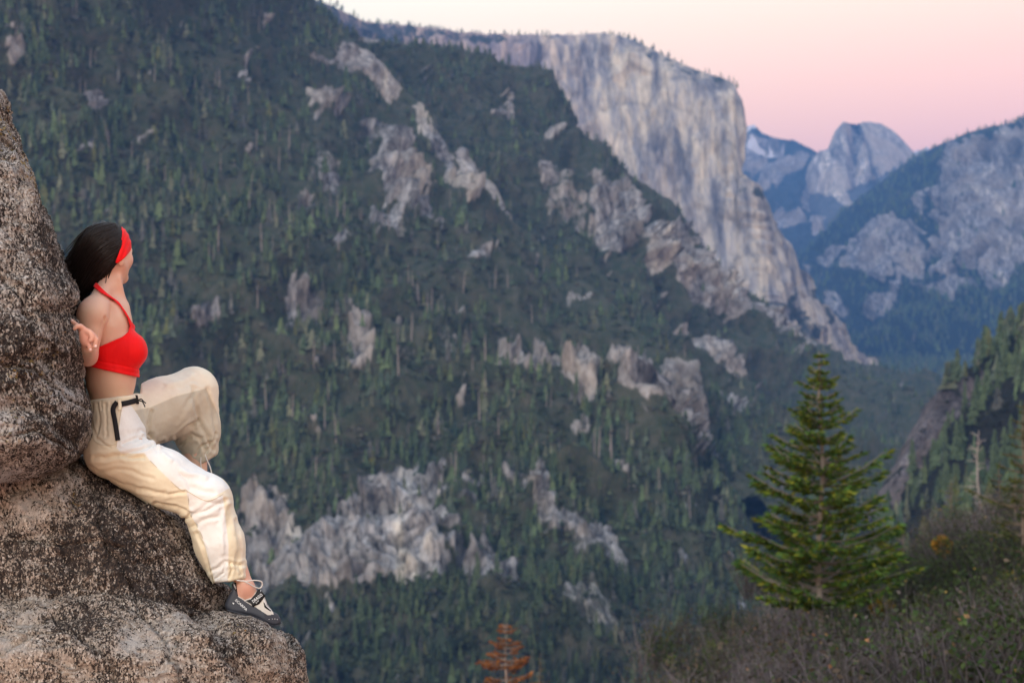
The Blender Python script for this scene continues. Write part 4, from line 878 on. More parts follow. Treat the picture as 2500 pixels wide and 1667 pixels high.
boulder('boulder', B_ROWS, [(1070, -120), (1200, -160), (1800, -200)], [(1070, 70), (1250, 60), (1400, 40), (1800, 40)], [(1070, 120), (1150, 240), (1250, 300), (1400, 330), (1800, 360)], 380, 2.9, M_ROCK_B, 31,
        [(230, 9, 'f'), (85, 8, 'f'), (100, 11, 'b'), (38, 5.5, 'b'), (14, 2.8, 'r'), (6, 1.7, 'f')],
        'dark brown speckled boulder under the seated woman\'s thigh',
        feats=[([(230, 1180), (250, 1290), (300, 1400), (320, 1440)], 3.6, -12, 'l'), ([(60, 1310), (150, 1330), (240, 1320), (300, 1340)], 3.6, -12, 'l'), ([(330, 1230), (370, 1320), (400, 1400)], 4, -11, 'l'), ([(-20, 1200), (60, 1170), (120, 1190), (190, 1170)], 20, 14, 'l'), ([(180, 1180), (200, 1260), (160, 1300), (60, 1310)], 16, -13, 'l'), ([(160, 1330), (190, 1400), (180, 1440)], 18, -12, 'l'), ([(410, 1400), (425, 1450), (415, 1490)], 9, -16, 'l'), ([(470, 1430), (500, 1440), (560, 1450)], 12, 8, 'l'), ([(455, 1480), (510, 1492), (560, 1490)], 9, -12, 'l')],
        crust=lambda x, y: 0.12 * blob(x, y, 330, 1290, 130, 120) + 0.14 * blob(x, y, 100, 1400, 120, 90) - 0.5 * blob(x, y, 146, 1145, 18, 18) - 0.05 * blob(x, y, 80, 1240, 90, 60),
        lichen=lambda x, y: 0.26 * blob(x, y, 185, 1215, 26, 42) - 0.05)
C_ROWS = [(1424, 90), (1432, 205), (1440, 270), (1450, 330), (1460, 375), (1472, 420), (1484, 490), (1498, 545), (1510, 590), (1523, 632), (1535, 662), (1545, 684), (1558, 703), (1577, 721), (1600, 734), (1630, 742), (1667, 748), (1720, 760), (1800, 770), (1950, 780)]
boulder('boulder', C_ROWS, [(1424, -120), (1500, -120), (1950, -160)], [(1424, -20), (1500, -40), (1950, -60)], [(1424, 160), (1450, 240), (1500, 330), (1600, 420), (1950, 470)], 420, 2.9, M_ROCK_C, 51,
        [(200, 8, 'f'), (75, 8, 'f'), (100, 9, 'b'), (38, 5.0, 'b'), (14, 2.8, 'r'), (6, 1.7, 'f')],
        'broad tan granite ledge along the bottom, under the climbing shoe',
        feats=[([(0, 1600), (80, 1560), (170, 1545), (260, 1600), (300, 1680)], 4, -14, 'l'), ([(330, 1480), (400, 1560), (440, 1680)], 3.6, -12, 'l'), ([(180, 1470), (330, 1470), (440, 1510), (520, 1600), (560, 1680)], 26, 12, 'l'), ([(430, 1470), (470, 1500), (530, 1530), (560, 1600), (640, 1690)], 17, -22, 'l'), ([(0, 1540), (140, 1500), (200, 1500)], 16, -14, 'l'), ([(40, 1620), (130, 1570), (260, 1560)], 32, 10, 'l'), ([(600, 1530), (680, 1590), (720, 1660)], 34, 9, 'l')],
        crust=lambda x, y: 0.10 * blob(x, y, 250, 1560, 70, 60) - 0.12 * blob(x, y, 70, 1590, 90, 60) + 0.10 * blob(x, y, 40, 1500, 90, 25) - 0.08 * blob(x, y, 660, 1590, 60, 60),
        lichen=lambda x, y: 0.05 * blob(x, y, 600, 1520, 60, 20) - 0.05)

# ------------------------------------------------------------------ the woman (all shapes in px / px / depth px, then mapped to metres)
f32 = np.float32
def A3(*p): return np.array(p, f32)
def cone(P, a, b, ra, rb, ks=1.0):
    """tapered rounded limb from a to b; ks<1 makes it wider in depth"""
    a, b = A3(*a), A3(*b); P = P - a; ba = b - a
    if ks != 1.0: P = P * A3(1, 1, ks); ba = ba * A3(1, 1, ks)
    t = np.clip(P @ ba / (ba @ ba + 1e-6), 0, 1)
    return np.linalg.norm(P - t[:, None] * ba, axis=1) - (ra + (rb - ra) * t)
def chain(P, pts, rs):
    d = None
    for k in range(len(pts) - 1):
        c = cone(P, pts[k], pts[k + 1], rs[k], rs[k + 1]); d = c if d is None else np.minimum(d, c)
    return d
def ell(P, c, r, M=None):
    q = P - A3(*c)
    if M is not None: q = q @ M
    r = A3(*r); k0 = np.linalg.norm(q / r, axis=1); k1 = np.linalg.norm(q / (r * r), axis=1) + 1e-6
    return k0 * (k0 - 1) / k1
def smin(a, b, k):
    h = np.clip(0.5 + 0.5 * (b - a) / k, 0, 1); return b + (a - b) * h - k * h * (1 - h)
def smax(a, b, k): return -smin(-a, -b, k)
def surface_net(f, lo, hi, h, B=8, margin=1.4):
    lo = np.array(lo, float); n = np.ceil((np.array(hi) - lo) / h / B).astype(int)
    bc = np.stack(np.meshgrid(*[np.arange(k) for k in n], indexing='ij'), -1).reshape(-1, 3)
    ctr = (lo + (bc + 0.5) * B * h - 0.5 * h).astype(f32)
    d = f(ctr); act = np.abs(d) < B * h * 0.87 * margin
    V = np.where(d < 0, -1, 1).astype(f32).reshape(n)
    V = np.repeat(np.repeat(np.repeat(V, B, 0), B, 1), B, 2)
    loc = np.stack(np.meshgrid(*[np.arange(B)] * 3, indexing='ij'), -1).reshape(-1, 3)
    ab = bc[act]
    for s in range(0, len(ab), 600):
        g = (ab[s:s + 600, None] * B + loc[None]).reshape(-1, 3)
        V[g[:, 0], g[:, 1], g[:, 2]] = f((lo + g * h).astype(f32))
    I = (V < 0).astype(np.uint8); sm = np.zeros(np.array(I.shape) - 1, np.uint8)
    X, Y, Z = I.shape
    for a in (0, 1):
        for b in (0, 1):
            for c in (0, 1): sm += I[a:X - 1 + a, b:Y - 1 + b, c:Z - 1 + c]
    cells = np.argwhere((sm > 0) & (sm < 8)); acc = np.zeros((len(cells), 3)); cnt = np.zeros(len(cells))
    cr = [np.array(c) for c in np.ndindex(2, 2, 2)]
    for i in range(8):
        for j in range(i + 1, 8):
            if np.abs(cr[i] - cr[j]).sum() != 1: continue
            a = cells + cr[i]; b = cells + cr[j]
            va, vb = V[a[:, 0], a[:, 1], a[:, 2]], V[b[:, 0], b[:, 1], b[:, 2]]; x = (va < 0) != (vb < 0)
            t = np.where(x, va / (va - vb + 1e-12), 0)
            acc += np.where(x[:, None], a + (b - a) * t[:, None], 0); cnt += x
    verts = lo + acc / cnt[:, None] * h
    vid = np.full(sm.shape, -1, np.int32); vid[cells[:, 0], cells[:, 1], cells[:, 2]] = np.arange(len(cells))
    quads = []
    for ax in range(3):
        sl = [slice(1, -1)] * 3; sl[ax] = slice(0, -1); s2 = [slice(1, -1)] * 3; s2[ax] = slice(1, None)
        a, b = I[tuple(sl)], I[tuple(s2)]
        for flip in (0, 1):
            e = np.argwhere((a > b) if not flip else (a < b))
            if not len(e): continue
            off = np.array([1, 1, 1]); off[ax] = 0; e = e + off
            u, v = np.eye(3, dtype=int)[(ax + 1) % 3], np.eye(3, dtype=int)[(ax + 2) % 3]
            q = np.stack([vid[tuple(x.T)] for x in (e, e - u, e - u - v, e - v)], 1)
            ok = (q >= 0).all(1); q = q[ok]
            quads.append(q if not flip else q[:, ::-1])
    return verts, np.concatenate(quads)
def smooth_mesh(V, Q, it=2, lam=0.5):
    e = np.concatenate([Q[:, [0, 1]], Q[:, [1, 2]], Q[:, [2, 3]], Q[:, [3, 0]]])
    for _ in range(it):
        s = np.zeros_like(V); c = np.zeros(len(V))
        np.add.at(s, e[:, 0], V[e[:, 1]]); np.add.at(s, e[:, 1], V[e[:, 0]]); np.add.at(c, e[:, 0], 1); np.add.at(c, e[:, 1], 1)
        V = V + lam * (s / np.maximum(c, 1)[:, None] - V)
    return V
def vnormals(V, Q):
    n = np.cross(V[Q[:, 2]] - V[Q[:, 0]], V[Q[:, 3]] - V[Q[:, 1]]); N = np.zeros_like(V)
    for k in range(4): np.add.at(N, Q[:, k], n)
    return N / (np.linalg.norm(N, axis=1)[:, None] + 1e-9)
def nets(f, lo, hi, h, it=1):
    V, Q = surface_net(f, lo, hi, h); V = smooth_mesh(V, Q, it)
    N = vnormals(V, Q); e = 0.8
    if (f((V + N * e).astype(f32)) < f((V - N * e).astype(f32))).mean() > 0.5: Q = Q[:, ::-1]
    return V, Q

# --- head frame: turned to the right and a good way from the lens
HC = A3(262, 611, 4); HA_ = R(47)
fw_, rt_, up_ = A3(math.cos(HA_), 0.06, math.sin(HA_)), A3(math.sin(HA_), 0, -math.cos(HA_)), A3(0, -1, 0)
def HP(f, r, u): return tuple((HC + f * fw_ + r * rt_ + u * up_).tolist())
HM = np.stack([fw_ / np.linalg.norm(fw_), rt_, up_], 1).astype(f32)
def f_skull(P): return ell(P, HP(-6, 0, 8), (61, 50, 56), HM)
def f_body(P):
    d = f_skull(P)
    d = smin(d, ell(P, HP(20, 0, -22), (42, 41, 52), HM), 12)
    for s in (-1, 1):
        d = smin(d, cone(P, HP(10, s * 36, -34), HP(48, s * 9, -63), 12, 11), 16)
        d = smin(d, ell(P, HP(38, s * 24, -22), (22, 18, 22), HM), 10)
    d = smin(d, ell(P, HP(52, 0, -66), (14, 14, 13), HM), 10)
    d = smin(d, cone(P, HP(55, -20, 3), HP(55, 20, 3), 9, 9), 10)
    for s in (-1, 1): d = smax(d, -ell(P, HP(69, s * 19, -9), (11, 12, 8), HM), 8)
    d = smin(d, cone(P, HP(60, 0, 0), HP(74, 0, -25), 6, 8), 6)
    d = smin(d, ell(P, HP(64, 0, -42), (7, 14, 4), HM), 3); d = smin(d, ell(P, HP(63, 0, -50), (7, 13, 4), HM), 3)
    ear = smax(ell(P, HP(-3, 50, -20), (13, 6, 21), HM), -ell(P, HP(0, 57, -16), (7, 5, 12), HM), 2)
    d = smin(d, ear, 3); d = smin(d, ell(P, HP(-3, -50, -20), (13, 6, 21), HM), 3)
    # neck, trapezius, collar bones
    d = smin(d, cone(P, (266, 655, 8), (262, 745, 0), 33, 37), 18)
    d = smin(d, cone(P, (290, 680, -22), (302, 742, -6), 4, 6), 16)
    for s in (-1, 1):
        d = smin(d, cone(P, (256, 700, s * 22), (236, 744, s * 86), 20, 25), 20)
        d = smin(d, cone(P, (302, 748, s * 8), (256, 742, s * 84), 6, 8), 12)
    t = ell(P, (262, 815, 0), (62, 96, 84)); t = smin(t, ell(P, (272, 780, 0), (42, 48, 74)), 22)
    t = smin(t, ell(P, (270, 905, 0), (64, 108, 80)), 24)
    t = smin(t, ell(P, (276, 1045, 0), (60, 92, 92)), 24)
    for s in (-1, 1): t = smin(t, ell(P, (309, 857, s * 38), (47, 45, 42)), 16)
    d = smin(d, t, 20)
    for s, sh, el_, wr in ((-1, (224, 766, -96), (213, 868, -100), (216, 846, -200)), (1, (236, 768, 96), (206, 870, 128), (170, 850, 150))):
        d = smin(d, ell(P, (sh[0] + 2, sh[1] + 2, sh[2]), (40, 42, 36)), 16)
        d = smin(d, cone(P, (260, 800, s * 68), (256, 850, s * 58), 20, 22), 14)
        d = smin(d, cone(P, sh, el_, 35, 25), 4)
        d = smax(d, -cone(P, (255, 776, s * 116), (247, 832, s * 108), 3.5, 2.5), 5)
        d = smin(d, cone(P, el_, wr, 25, 16), 10)
    # right hand spread on the stone: palm, four fingers, thumb
    d = smin(d, cone(P, (216, 846, -200), (210, 826, -222), 15, 15), 8)
    d = smin(d, cone(P, (211, 832, -222), (205, 812, -226), 15, 13), 6)
    for pts, rs in ((((203, 806, -226), (189, 795, -224), (175, 783, -214)), (7.2, 6.4, 5.0)),
                    (((205, 804, -231), (196, 796, -236), (188, 796, -240), (182, 802, -240)), (7.4, 6.8, 6.2, 5.2)),
                    (((208, 806, -233), (220, 811, -241), (226, 822, -243), (222, 831, -243)), (7.6, 7.0, 6.4, 5.8)),
                    (((211, 812, -230), (226, 817, -238), (235, 830, -238), (233, 845, -236)), (8.0, 7.6, 7.2, 6.6)),
                    (((212, 832, -226), (219, 845, -232), (221, 855, -232)), (8.0, 7.0, 6.0))):
        d = smin(d, chain(P, pts, rs), 1.2)
    # left hand, flat on the far side of the stone
    d = smin(d, cone(P, (170, 850, 150), (158, 834, 160), 15, 15), 8)
    for k in range(4): d = smin(d, cone(P, (154, 828, 150 + 8 * k), (138 - 3 * (k % 2), 812, 150 + 11 * k), 7, 5.5), 2.5)
    d = smin(d, cone(P, (160, 826, 148), (152, 806, 142), 7.5, 5.5), 3)
    # legs (inside the trousers down to the ankles)
    for hip, kn, an, he, to in (((275, 1085, -52), (515, 1214, -60), (600, 1436, -70), (570, 1474, -70), (655, 1510, -72)), ((300, 1035, 56), (470, 956, 186), (486, 1300, 150), (466, 1340, 140), (500, 1385, 120))):
        d = smin(d, cone(P, hip, kn, 52, 36), 20); d = smin(d, cone(P, kn, an, 36, 20), 14)
        d = smin(d, cone(P, an, he, 21, 17), 12); d = smin(d, cone(P, an, to, 18, 11), 12)
    return d
def f_torso(P):
    t = ell(P, (262, 815, 0), (62, 96, 84)); t = smin(t, ell(P, (272, 780, 0), (42, 48, 74)), 22)
    t = smin(t, ell(P, (270, 905, 0), (64, 108, 80)), 24)
    for s in (-1, 1): t = smin(t, ell(P, (309, 857, s * 38), (47, 45, 42)), 16)
    for s in (-1, 1):
        t = smin(t, cone(P, (256, 700, s * 22), (236, 744, s * 86), 20, 25), 20)
        t = smin(t, cone(P, (302, 748, s * 8), (256, 742, s * 84), 6, 8), 12)
        t = smin(t, cone(P, (260, 800, s * 68), (256, 850, s * 58), 20, 22), 14)
    return t

# --- cloth and skin materials
def skin_material():
    m = NB('skin'); p = m.pos(); a = m.noise(p, 9, 4, 0.6); b = m.noise(p, 60, 3)
    c = m.mix(m.ramp(a, [(0.36, 0.0), (0.62, 1.0)]), (0.70, 0.475, 0.345), (0.70, 0.41, 0.305))
    c = m.mix(m.attr('flush'), c, (0.62, 0.25, 0.19))
    m.color(c); m.rough(0.48); m.b.inputs['Specular IOR Level'].default_value = 0.35
    m.b.inputs['Subsurface Weight'].default_value = 0.12; m.b.inputs['Subsurface Radius'].default_value = (0.012, 0.005, 0.003); m.b.inputs['Subsurface Scale'].default_value = 1.0
    m.bump(b, 0.08, 0.002); return m.m
def cloth_material(name, col=None, rough=0.8, weave=900):
    m = NB(name); p = m.pos(); a = m.noise(p, 14, 4, 0.6); b = m.noise(m.pos((1, 1, .35)), 60, 4, 0.6); wv = m.noise(p, weave, 2)
    base = m.attr('col', False) if col is None else None
    c = m.mix(1.0, base if base is not None else col, m.ramp(a, [(0.3, 0.93), (0.7, 1.03)]), 'MULTIPLY')
    m.color(c); m.rough(rough); m.b.inputs['Specular IOR Level'].default_value = 0.2; m.b.inputs['Sheen Weight'].default_value = 0.08
    m.bump(m.math('ADD', m.math('MULTIPLY', b, 0.6), m.math('MULTIPLY', wv, 0.3)), 0.25, 0.006); return m.m
M_SKIN = skin_material()
M_PANTS = cloth_material('trouser_cloth')
M_RED = cloth_material('red_knit', (0.88, 0.004, 0.006), 0.62)
M_WEB = cloth_material('black_webbing', (0.012, 0.012, 0.014), 0.6, 500)
M_CORD = plain('white_cord', (0.72, 0.69, 0.64), 0.7)
M_RUBBER = plain('shoe_rubber', (0.040, 0.044, 0.058), 0.5, 0.4)
M_LEATHER = plain('shoe_upper_white', (0.62, 0.58, 0.52), 0.6)
M_BLK = plain('shoe_strap_black', (0.012, 0.012, 0.014), 0.55)
M_PRINT = plain('white_print', (0.80, 0.80, 0.80), 0.6)
M_HAIR = NB('dark_hair')
_p = M_HAIR.pos((1, 1, .3)); _f = M_HAIR.noise(_p, 120, 4, 0.6)
M_HAIR.color(M_HAIR.ramp(_f, [(0.35, (0.008, 0.0055, 0.005)), (0.7, (0.019, 0.012, 0.010))])); M_HAIR.rough(0.45)
M_HAIR.b.inputs['Specular IOR Level'].default_value = 0.25; M_HAIR = M_HAIR.m
M_NAIL = plain('nail', (0.80, 0.55, 0.50), 0.3, 0.5); M_EYE = plain('eye_white', (0.75, 0.72, 0.70), 0.25, 0.5); M_IRIS = plain('iris', (0.02, 0.012, 0.008), 0.2, 0.5)

her = empty('person', MS(np.array([[290, 1160, 0]]))[0])
tag(her, 'woman in red crop top, red headband and cream trousers, seated leaning on boulder, looking away', 'person')

BV, BQ = nets(f_body, (130, 530, -262), (690, 1535, 235), 3.0)
fl = np.exp(-(((BV[:, 0] - 212) / 34) ** 2 + ((BV[:, 1] - 825) / 36) ** 2 + ((BV[:, 2] + 226) / 34) ** 2)) * 0.75
fl += 0.5 * np.exp(-(((BV[:, 0] - 603) / 34) ** 2 + ((BV[:, 1] - 1450) / 30) ** 2)) + 0.28 * np.exp(-(((BV[:, 0] - 318) / 18) ** 2 + ((BV[:, 1] - 650) / 24) ** 2))
mesh('body', MS(BV), BQ, [M_SKIN], her, attrs={'flush': np.clip(fl, 0, 1)})
for s in (-1, 1):
    EV, EQ = nets(lambda P: ell(P, HP(53, s * 19, -9), (9, 9, 9)), (200, 560, -80), (345, 680, 100), 1.5, 0)
    e = mesh('eye', MS(EV), EQ, [M_EYE], her)
    IV, IQ = nets(lambda P: ell(P, HP(58.5, s * 19, -9), (4.5, 4.5, 4.5)), (240, 590, -60), (345, 650, 100), 1.0, 0)
    sub('iris', MS(IV), IQ, M_IRIS, e)

def tube(pts, rad, n=7, taper=1.0):
    P = np.array(pts, float); m_ = len(P); V, Q = [], []
    T = np.gradient(P, axis=0); T /= np.linalg.norm(T, axis=1)[:, None] + 1e-9
    for i in range(m_):
        u = np.cross(T[i], [0.13, 0.2, 0.97]); u /= np.linalg.norm(u) + 1e-9; v = np.cross(T[i], u)
        rr = rad * (1 + (taper - 1) * i / (m_ - 1))
        for q in range(n): a = 6.283 * q / n; V.append(P[i] + rr * (math.cos(a) * u + math.sin(a) * v))
    for i in range(m_ - 1):
        for q in range(n): Q.append((i * n + q, i * n + (q + 1) % n, (i + 1) * n + (q + 1) % n, (i + 1) * n + q))
    return np.array(V), np.array(Q)
def spline(pts, n=24):
    P = np.array(pts, float); t = np.linspace(0, len(P) - 1, n); i = np.clip(t.astype(int), 0, len(P) - 2); u = (t - i)[:, None]
    g = lambda k: P[np.clip(k, 0, len(P) - 1)]
    a, b, c, d = g(i - 1), g(i), g(i + 1), g(i + 2)
    return 0.5 * (2 * b + (c - a) * u + (2 * a - 5 * b + 4 * c - d) * u * u + (3 * b - a - 3 * c + d) * u ** 3)
def join(parts):
    V, Q, o_ = [], [], 0
    for v, q in parts: V.append(v); Q.append(q + o_); o_ += len(v)
    return np.concatenate(V), np.concatenate(Q)

for (nx_, ny_, nz_) in ((233.5, 845, -242), (221, 853, -238), (176, 783, -219)):
    v, q = nets(lambda P: ell(P, (nx_, ny_, nz_), (3.6, 3.8, 2.0)), (nx_ - 6, ny_ - 6, nz_ - 6), (nx_ + 6, ny_ + 6, nz_ + 6), 0.9, 0)
    mesh('fingernail', MS(v), q, [M_NAIL], her)
# lashes
L = []
for k in range(7):
    b0 = np.array(HP(61 - k * .6, 12 + k * 2.4, -5)); L.append(tube([b0, b0 + np.array(HP(7, 3, 2)) - np.array(HC)], 0.7, 4, 0.3))
v, q = join(L); mesh('eyelash', MS(v), q, [M_HAIR], her)

# --- red crop top
TOP_POLY = [(196, 886), (206, 892), (262, 905), (338, 921), (372, 921), (372, 800), (334, 800), (322, 786), (309, 763), (290, 736), (262, 716), (248, 703), (236, 690), (222, 690), (230, 702), (244, 713), (278, 732.5), (296, 751), (311.5, 777), (317, 796), (313, 810), (300, 821), (285, 828), (262, 838), (243, 846), (222, 858), (200, 866)]
def f_top(P):
    g = poly_sdf(P[:, 0], P[:, 1], TOP_POLY)
    yb = P[:, 1] - (893 + (P[:, 0] - 206) * 0.205)
    band = 1.6 * sstep(-20, -17, yb) - 1.8 * np.exp(-((yb + 19) / 2.2) ** 2) + 1.1 * fbm(P / A3(20, 60, 40), 3, 6) + 1.3 * sstep(-6.5, -5, g)
    return smax(smax(f_torso(P) - 4.5 - band, g, 1.5), -(f_torso(P) + 3.0), 1.0)
TV, TQ = nets(f_top, (180, 690, -125), (376, 935, 125), 1.75)
mesh('crop_top', MS(TV), TQ, [M_RED], her)

# --- trousers
def leg_near(P):
    d = cone(P, (266, 1102, -50), (395, 1165, -62), 63, 70)
    d = smin(d, cone(P, (395, 1165, -62), (505, 1218, -62), 70, 58), 14)
    d = smin(d, cone(P, (503, 1222, -62), (536, 1330, -66), 60, 60), 22)
    d = smin(d, cone(P, (536, 1330, -66), (561, 1412, -68), 60, 44), 14)
    return smax(d, (P[:, 1] - (1424 - (P[:, 0] - 515) * 0.13)) * 0.98, 6)
def leg_far(P):
    d = cone(P, (312, 1035, 56), (400, 997, 125), 78, 76)
    d = smin(d, cone(P, (400, 997, 125), (472, 952, 185), 76, 54), 12)
    d = smin(d, cone(P, (476, 957, 188), (480, 1050, 184), 55, 56), 22)
    d = smin(d, cone(P, (480, 1050, 184), (490, 1112, 180), 56, 42), 12)
    return smax(d, (P[:, 1] - (1142 - (P[:, 0] - 478) * 0.62)) * 0.9, 5)
def f_hips(P):
    d = cone(P, (275, 985, 0), (280, 1050, 0), 68, 78, 0.72)
    d = smin(d, ell(P, (272, 1092, 0), (61, 72, 110)), 22)
    return d
def f_pants(P):
    wl = (979 - (P[:, 0] - 213) * 0.13) - P[:, 1]
    d = smin(smax(smin(f_hips(P), leg_near(P), 16), wl, 2), smax(leg_far(P), np.where(P[:, 0] < 345, wl, -40) , 4), 12)
    d = smin(d, np.maximum(np.abs(P[:, 1] - (979 - (P[:, 0] - 213) * 0.13) - 8) - 8, cone(P, (275, 975, 0), (276, 1000, 0), 69, 70, 0.74)), 2.5)
    return d
PV, PQ = nets(f_pants, (150, 870, -185), (640, 1450, 270), 2.6, 2)
def folds(V, Q, strokes, waves=()):
    N = vnormals(V, Q); x, y = V[:, 0].astype(f32), V[:, 1].astype(f32)
    q = V / np.array([38, 38, 60]); wx = (x + 4 * fbm(q, 3, 8)).astype(f32); wy = (y + 4 * fbm(q, 3, 9)).astype(f32)
    h = np.zeros(len(V))
    for pl, wd, amt, side in strokes:
        wd = wd * 0.72; amt = amt * 1.05
        d = line_dist(wx, wy, pl); on = 1 - sstep(60, 120, V[:, 2]) if side == 'n' else sstep(40, 90, V[:, 2])
        h += amt * np.exp(-(d / wd) ** 2) * on
        h -= 0.45 * amt * np.exp(-((d - wd * 2.0) / (wd * 1.1)) ** 2) * on
    return V + N * h[:, None]
ST = [  # creases seen on the near leg and the hips
    ([(300, 1108), (340, 1098), (372, 1088), (398, 1078)], 6, -5.5, 'n'), ([(232, 1118), (290, 1112), (350, 1118)], 7, -4.5, 'n'), ([(250, 1150), (310, 1146), (372, 1168)], 7, -2.1, 'n'),
    ([(225, 1140), (270, 1172), (330, 1190), (400, 1202)], 7, -2.4, 'n'), ([(340, 1195), (400, 1208), (450, 1200)], 6, -2.7, 'n'), ([(380, 1228), (430, 1238), (462, 1250)], 6, -4.0, 'n'),
    ([(450, 1262), (500, 1246), (548, 1222)], 7, -4.5, 'n'), ([(462, 1255), (505, 1230), (530, 1225)], 6, -3.0, 'n'), ([(470, 1285), (505, 1268), (530, 1262)], 7, -3.5, 'n'),
    ([(480, 1300), (500, 1340), (512, 1395)], 6, -3.0, 'n'), ([(575, 1270), (585, 1330), (578, 1385)], 7, -3.2, 'n'), ([(555, 1230), (540, 1290), (545, 1350)], 8, 2.6, 'n'), ([(520, 1390), (550, 1372), (590, 1378)], 6, -3.6, 'n'),
    ([(530, 1412), (545, 1395), (548, 1380)], 4, -3.2, 'n'), ([(560, 1412), (566, 1392), (562, 1376)], 4, -3.2, 'n'), ([(585, 1402), (584, 1386), (590, 1370)], 4, -2.6, 'n'),
    ([(370, 1000), (362, 1040), (368, 1068)], 5, -3.5, 'n'), ([(300, 1085), (330, 1070), (372, 1060)], 5, -2.8, 'n'), ([(345, 1058), (370, 1075), (392, 1095)], 6, 4.0, 'n'), ([(218, 1010), (235, 1070), (270, 1090)], 4, -2.0, 'n'),
    ([(238, 985), (242, 1030), (238, 1060)], 4, -2.4, 'n'), ([(258, 985), (258, 1040), (262, 1065)], 4, -2.2, 'n'), ([(226, 985), (226, 1010)], 3, -2.0, 'n'), ([(248, 980), (249, 1000)], 2.5, -1.8, 'n'), ([(268, 980), (268, 1000)], 2.5, -1.8, 'n'),
    ([(400, 1110), (440, 1150), (500, 1165)], 9, 3.0, 'n'), ([(420, 1130), (470, 1190), (520, 1205)], 8, -2.5, 'n'),
    # far leg
    ([(470, 945), (480, 1005), (500, 1060), (520, 1095)], 7, -4.0, 'f'), ([(430, 1065), (455, 1045), (482, 1025)], 6, -5.5, 'f'), ([(400, 1060), (440, 1010), (478, 950)], 8, -2.6, 'f'), ([(440, 1085), (470, 1060), (490, 1070), (500, 1100)], 6, -4.0, 'f'),
    ([(505, 950), (520, 1000), (528, 1060)], 7, -3.2, 'f'), ([(372, 1040), (400, 985), (420, 950)], 8, -2.4, 'f'), ([(380, 960), (430, 935), (470, 920)], 9, 2.4, 'f'), ([(475, 1110), (490, 1090), (512, 1080)], 5, -3.5, 'f'), ([(500, 1110), (515, 1085), (528, 1060)], 4, -3.0, 'f'), ([(340, 1010), (360, 975), (400, 945)], 7, -2.4, 'f'),
]
PV = folds(PV, PQ, ST)
N_ = vnormals(PV, PQ)
PV = PV + N_ * (0.9 * ridged(PV / np.array([70, 30, 80]), 2, 3) * 0.5 + 0.5 * fbm(PV / 16, 2, 4))[:, None]
far = leg_far(PV.astype(f32)) < leg_near(PV.astype(f32)) - 4
hipz = f_hips(PV.astype(f32)) < np.minimum(leg_far(PV.astype(f32)), leg_near(PV.astype(f32))) - 6
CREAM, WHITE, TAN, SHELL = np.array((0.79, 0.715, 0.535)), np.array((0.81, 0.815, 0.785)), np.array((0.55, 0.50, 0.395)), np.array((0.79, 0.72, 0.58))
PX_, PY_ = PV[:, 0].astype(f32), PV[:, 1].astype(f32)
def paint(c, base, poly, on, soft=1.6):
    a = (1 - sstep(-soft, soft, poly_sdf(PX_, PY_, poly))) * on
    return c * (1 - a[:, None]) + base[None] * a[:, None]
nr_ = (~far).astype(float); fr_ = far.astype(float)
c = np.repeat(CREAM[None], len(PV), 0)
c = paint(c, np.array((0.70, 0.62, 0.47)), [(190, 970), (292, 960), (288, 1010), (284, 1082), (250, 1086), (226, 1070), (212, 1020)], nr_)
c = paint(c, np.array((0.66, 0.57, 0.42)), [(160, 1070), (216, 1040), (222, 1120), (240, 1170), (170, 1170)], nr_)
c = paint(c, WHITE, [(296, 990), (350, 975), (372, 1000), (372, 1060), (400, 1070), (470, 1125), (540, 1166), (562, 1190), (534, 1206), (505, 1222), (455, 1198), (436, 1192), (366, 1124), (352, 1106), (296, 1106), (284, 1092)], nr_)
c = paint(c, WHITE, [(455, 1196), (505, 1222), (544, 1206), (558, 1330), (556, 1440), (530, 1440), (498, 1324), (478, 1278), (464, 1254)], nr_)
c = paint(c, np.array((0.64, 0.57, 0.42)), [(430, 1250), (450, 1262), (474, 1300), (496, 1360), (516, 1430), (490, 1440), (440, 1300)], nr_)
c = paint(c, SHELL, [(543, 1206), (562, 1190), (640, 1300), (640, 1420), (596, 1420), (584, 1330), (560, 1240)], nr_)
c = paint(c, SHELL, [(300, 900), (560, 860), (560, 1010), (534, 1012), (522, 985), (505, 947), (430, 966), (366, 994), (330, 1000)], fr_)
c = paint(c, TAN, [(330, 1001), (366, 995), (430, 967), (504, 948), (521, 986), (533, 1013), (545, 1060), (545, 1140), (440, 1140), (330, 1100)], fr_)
trousers = mesh('trousers', MS(PV), PQ, [M_PANTS], her, cols=c)
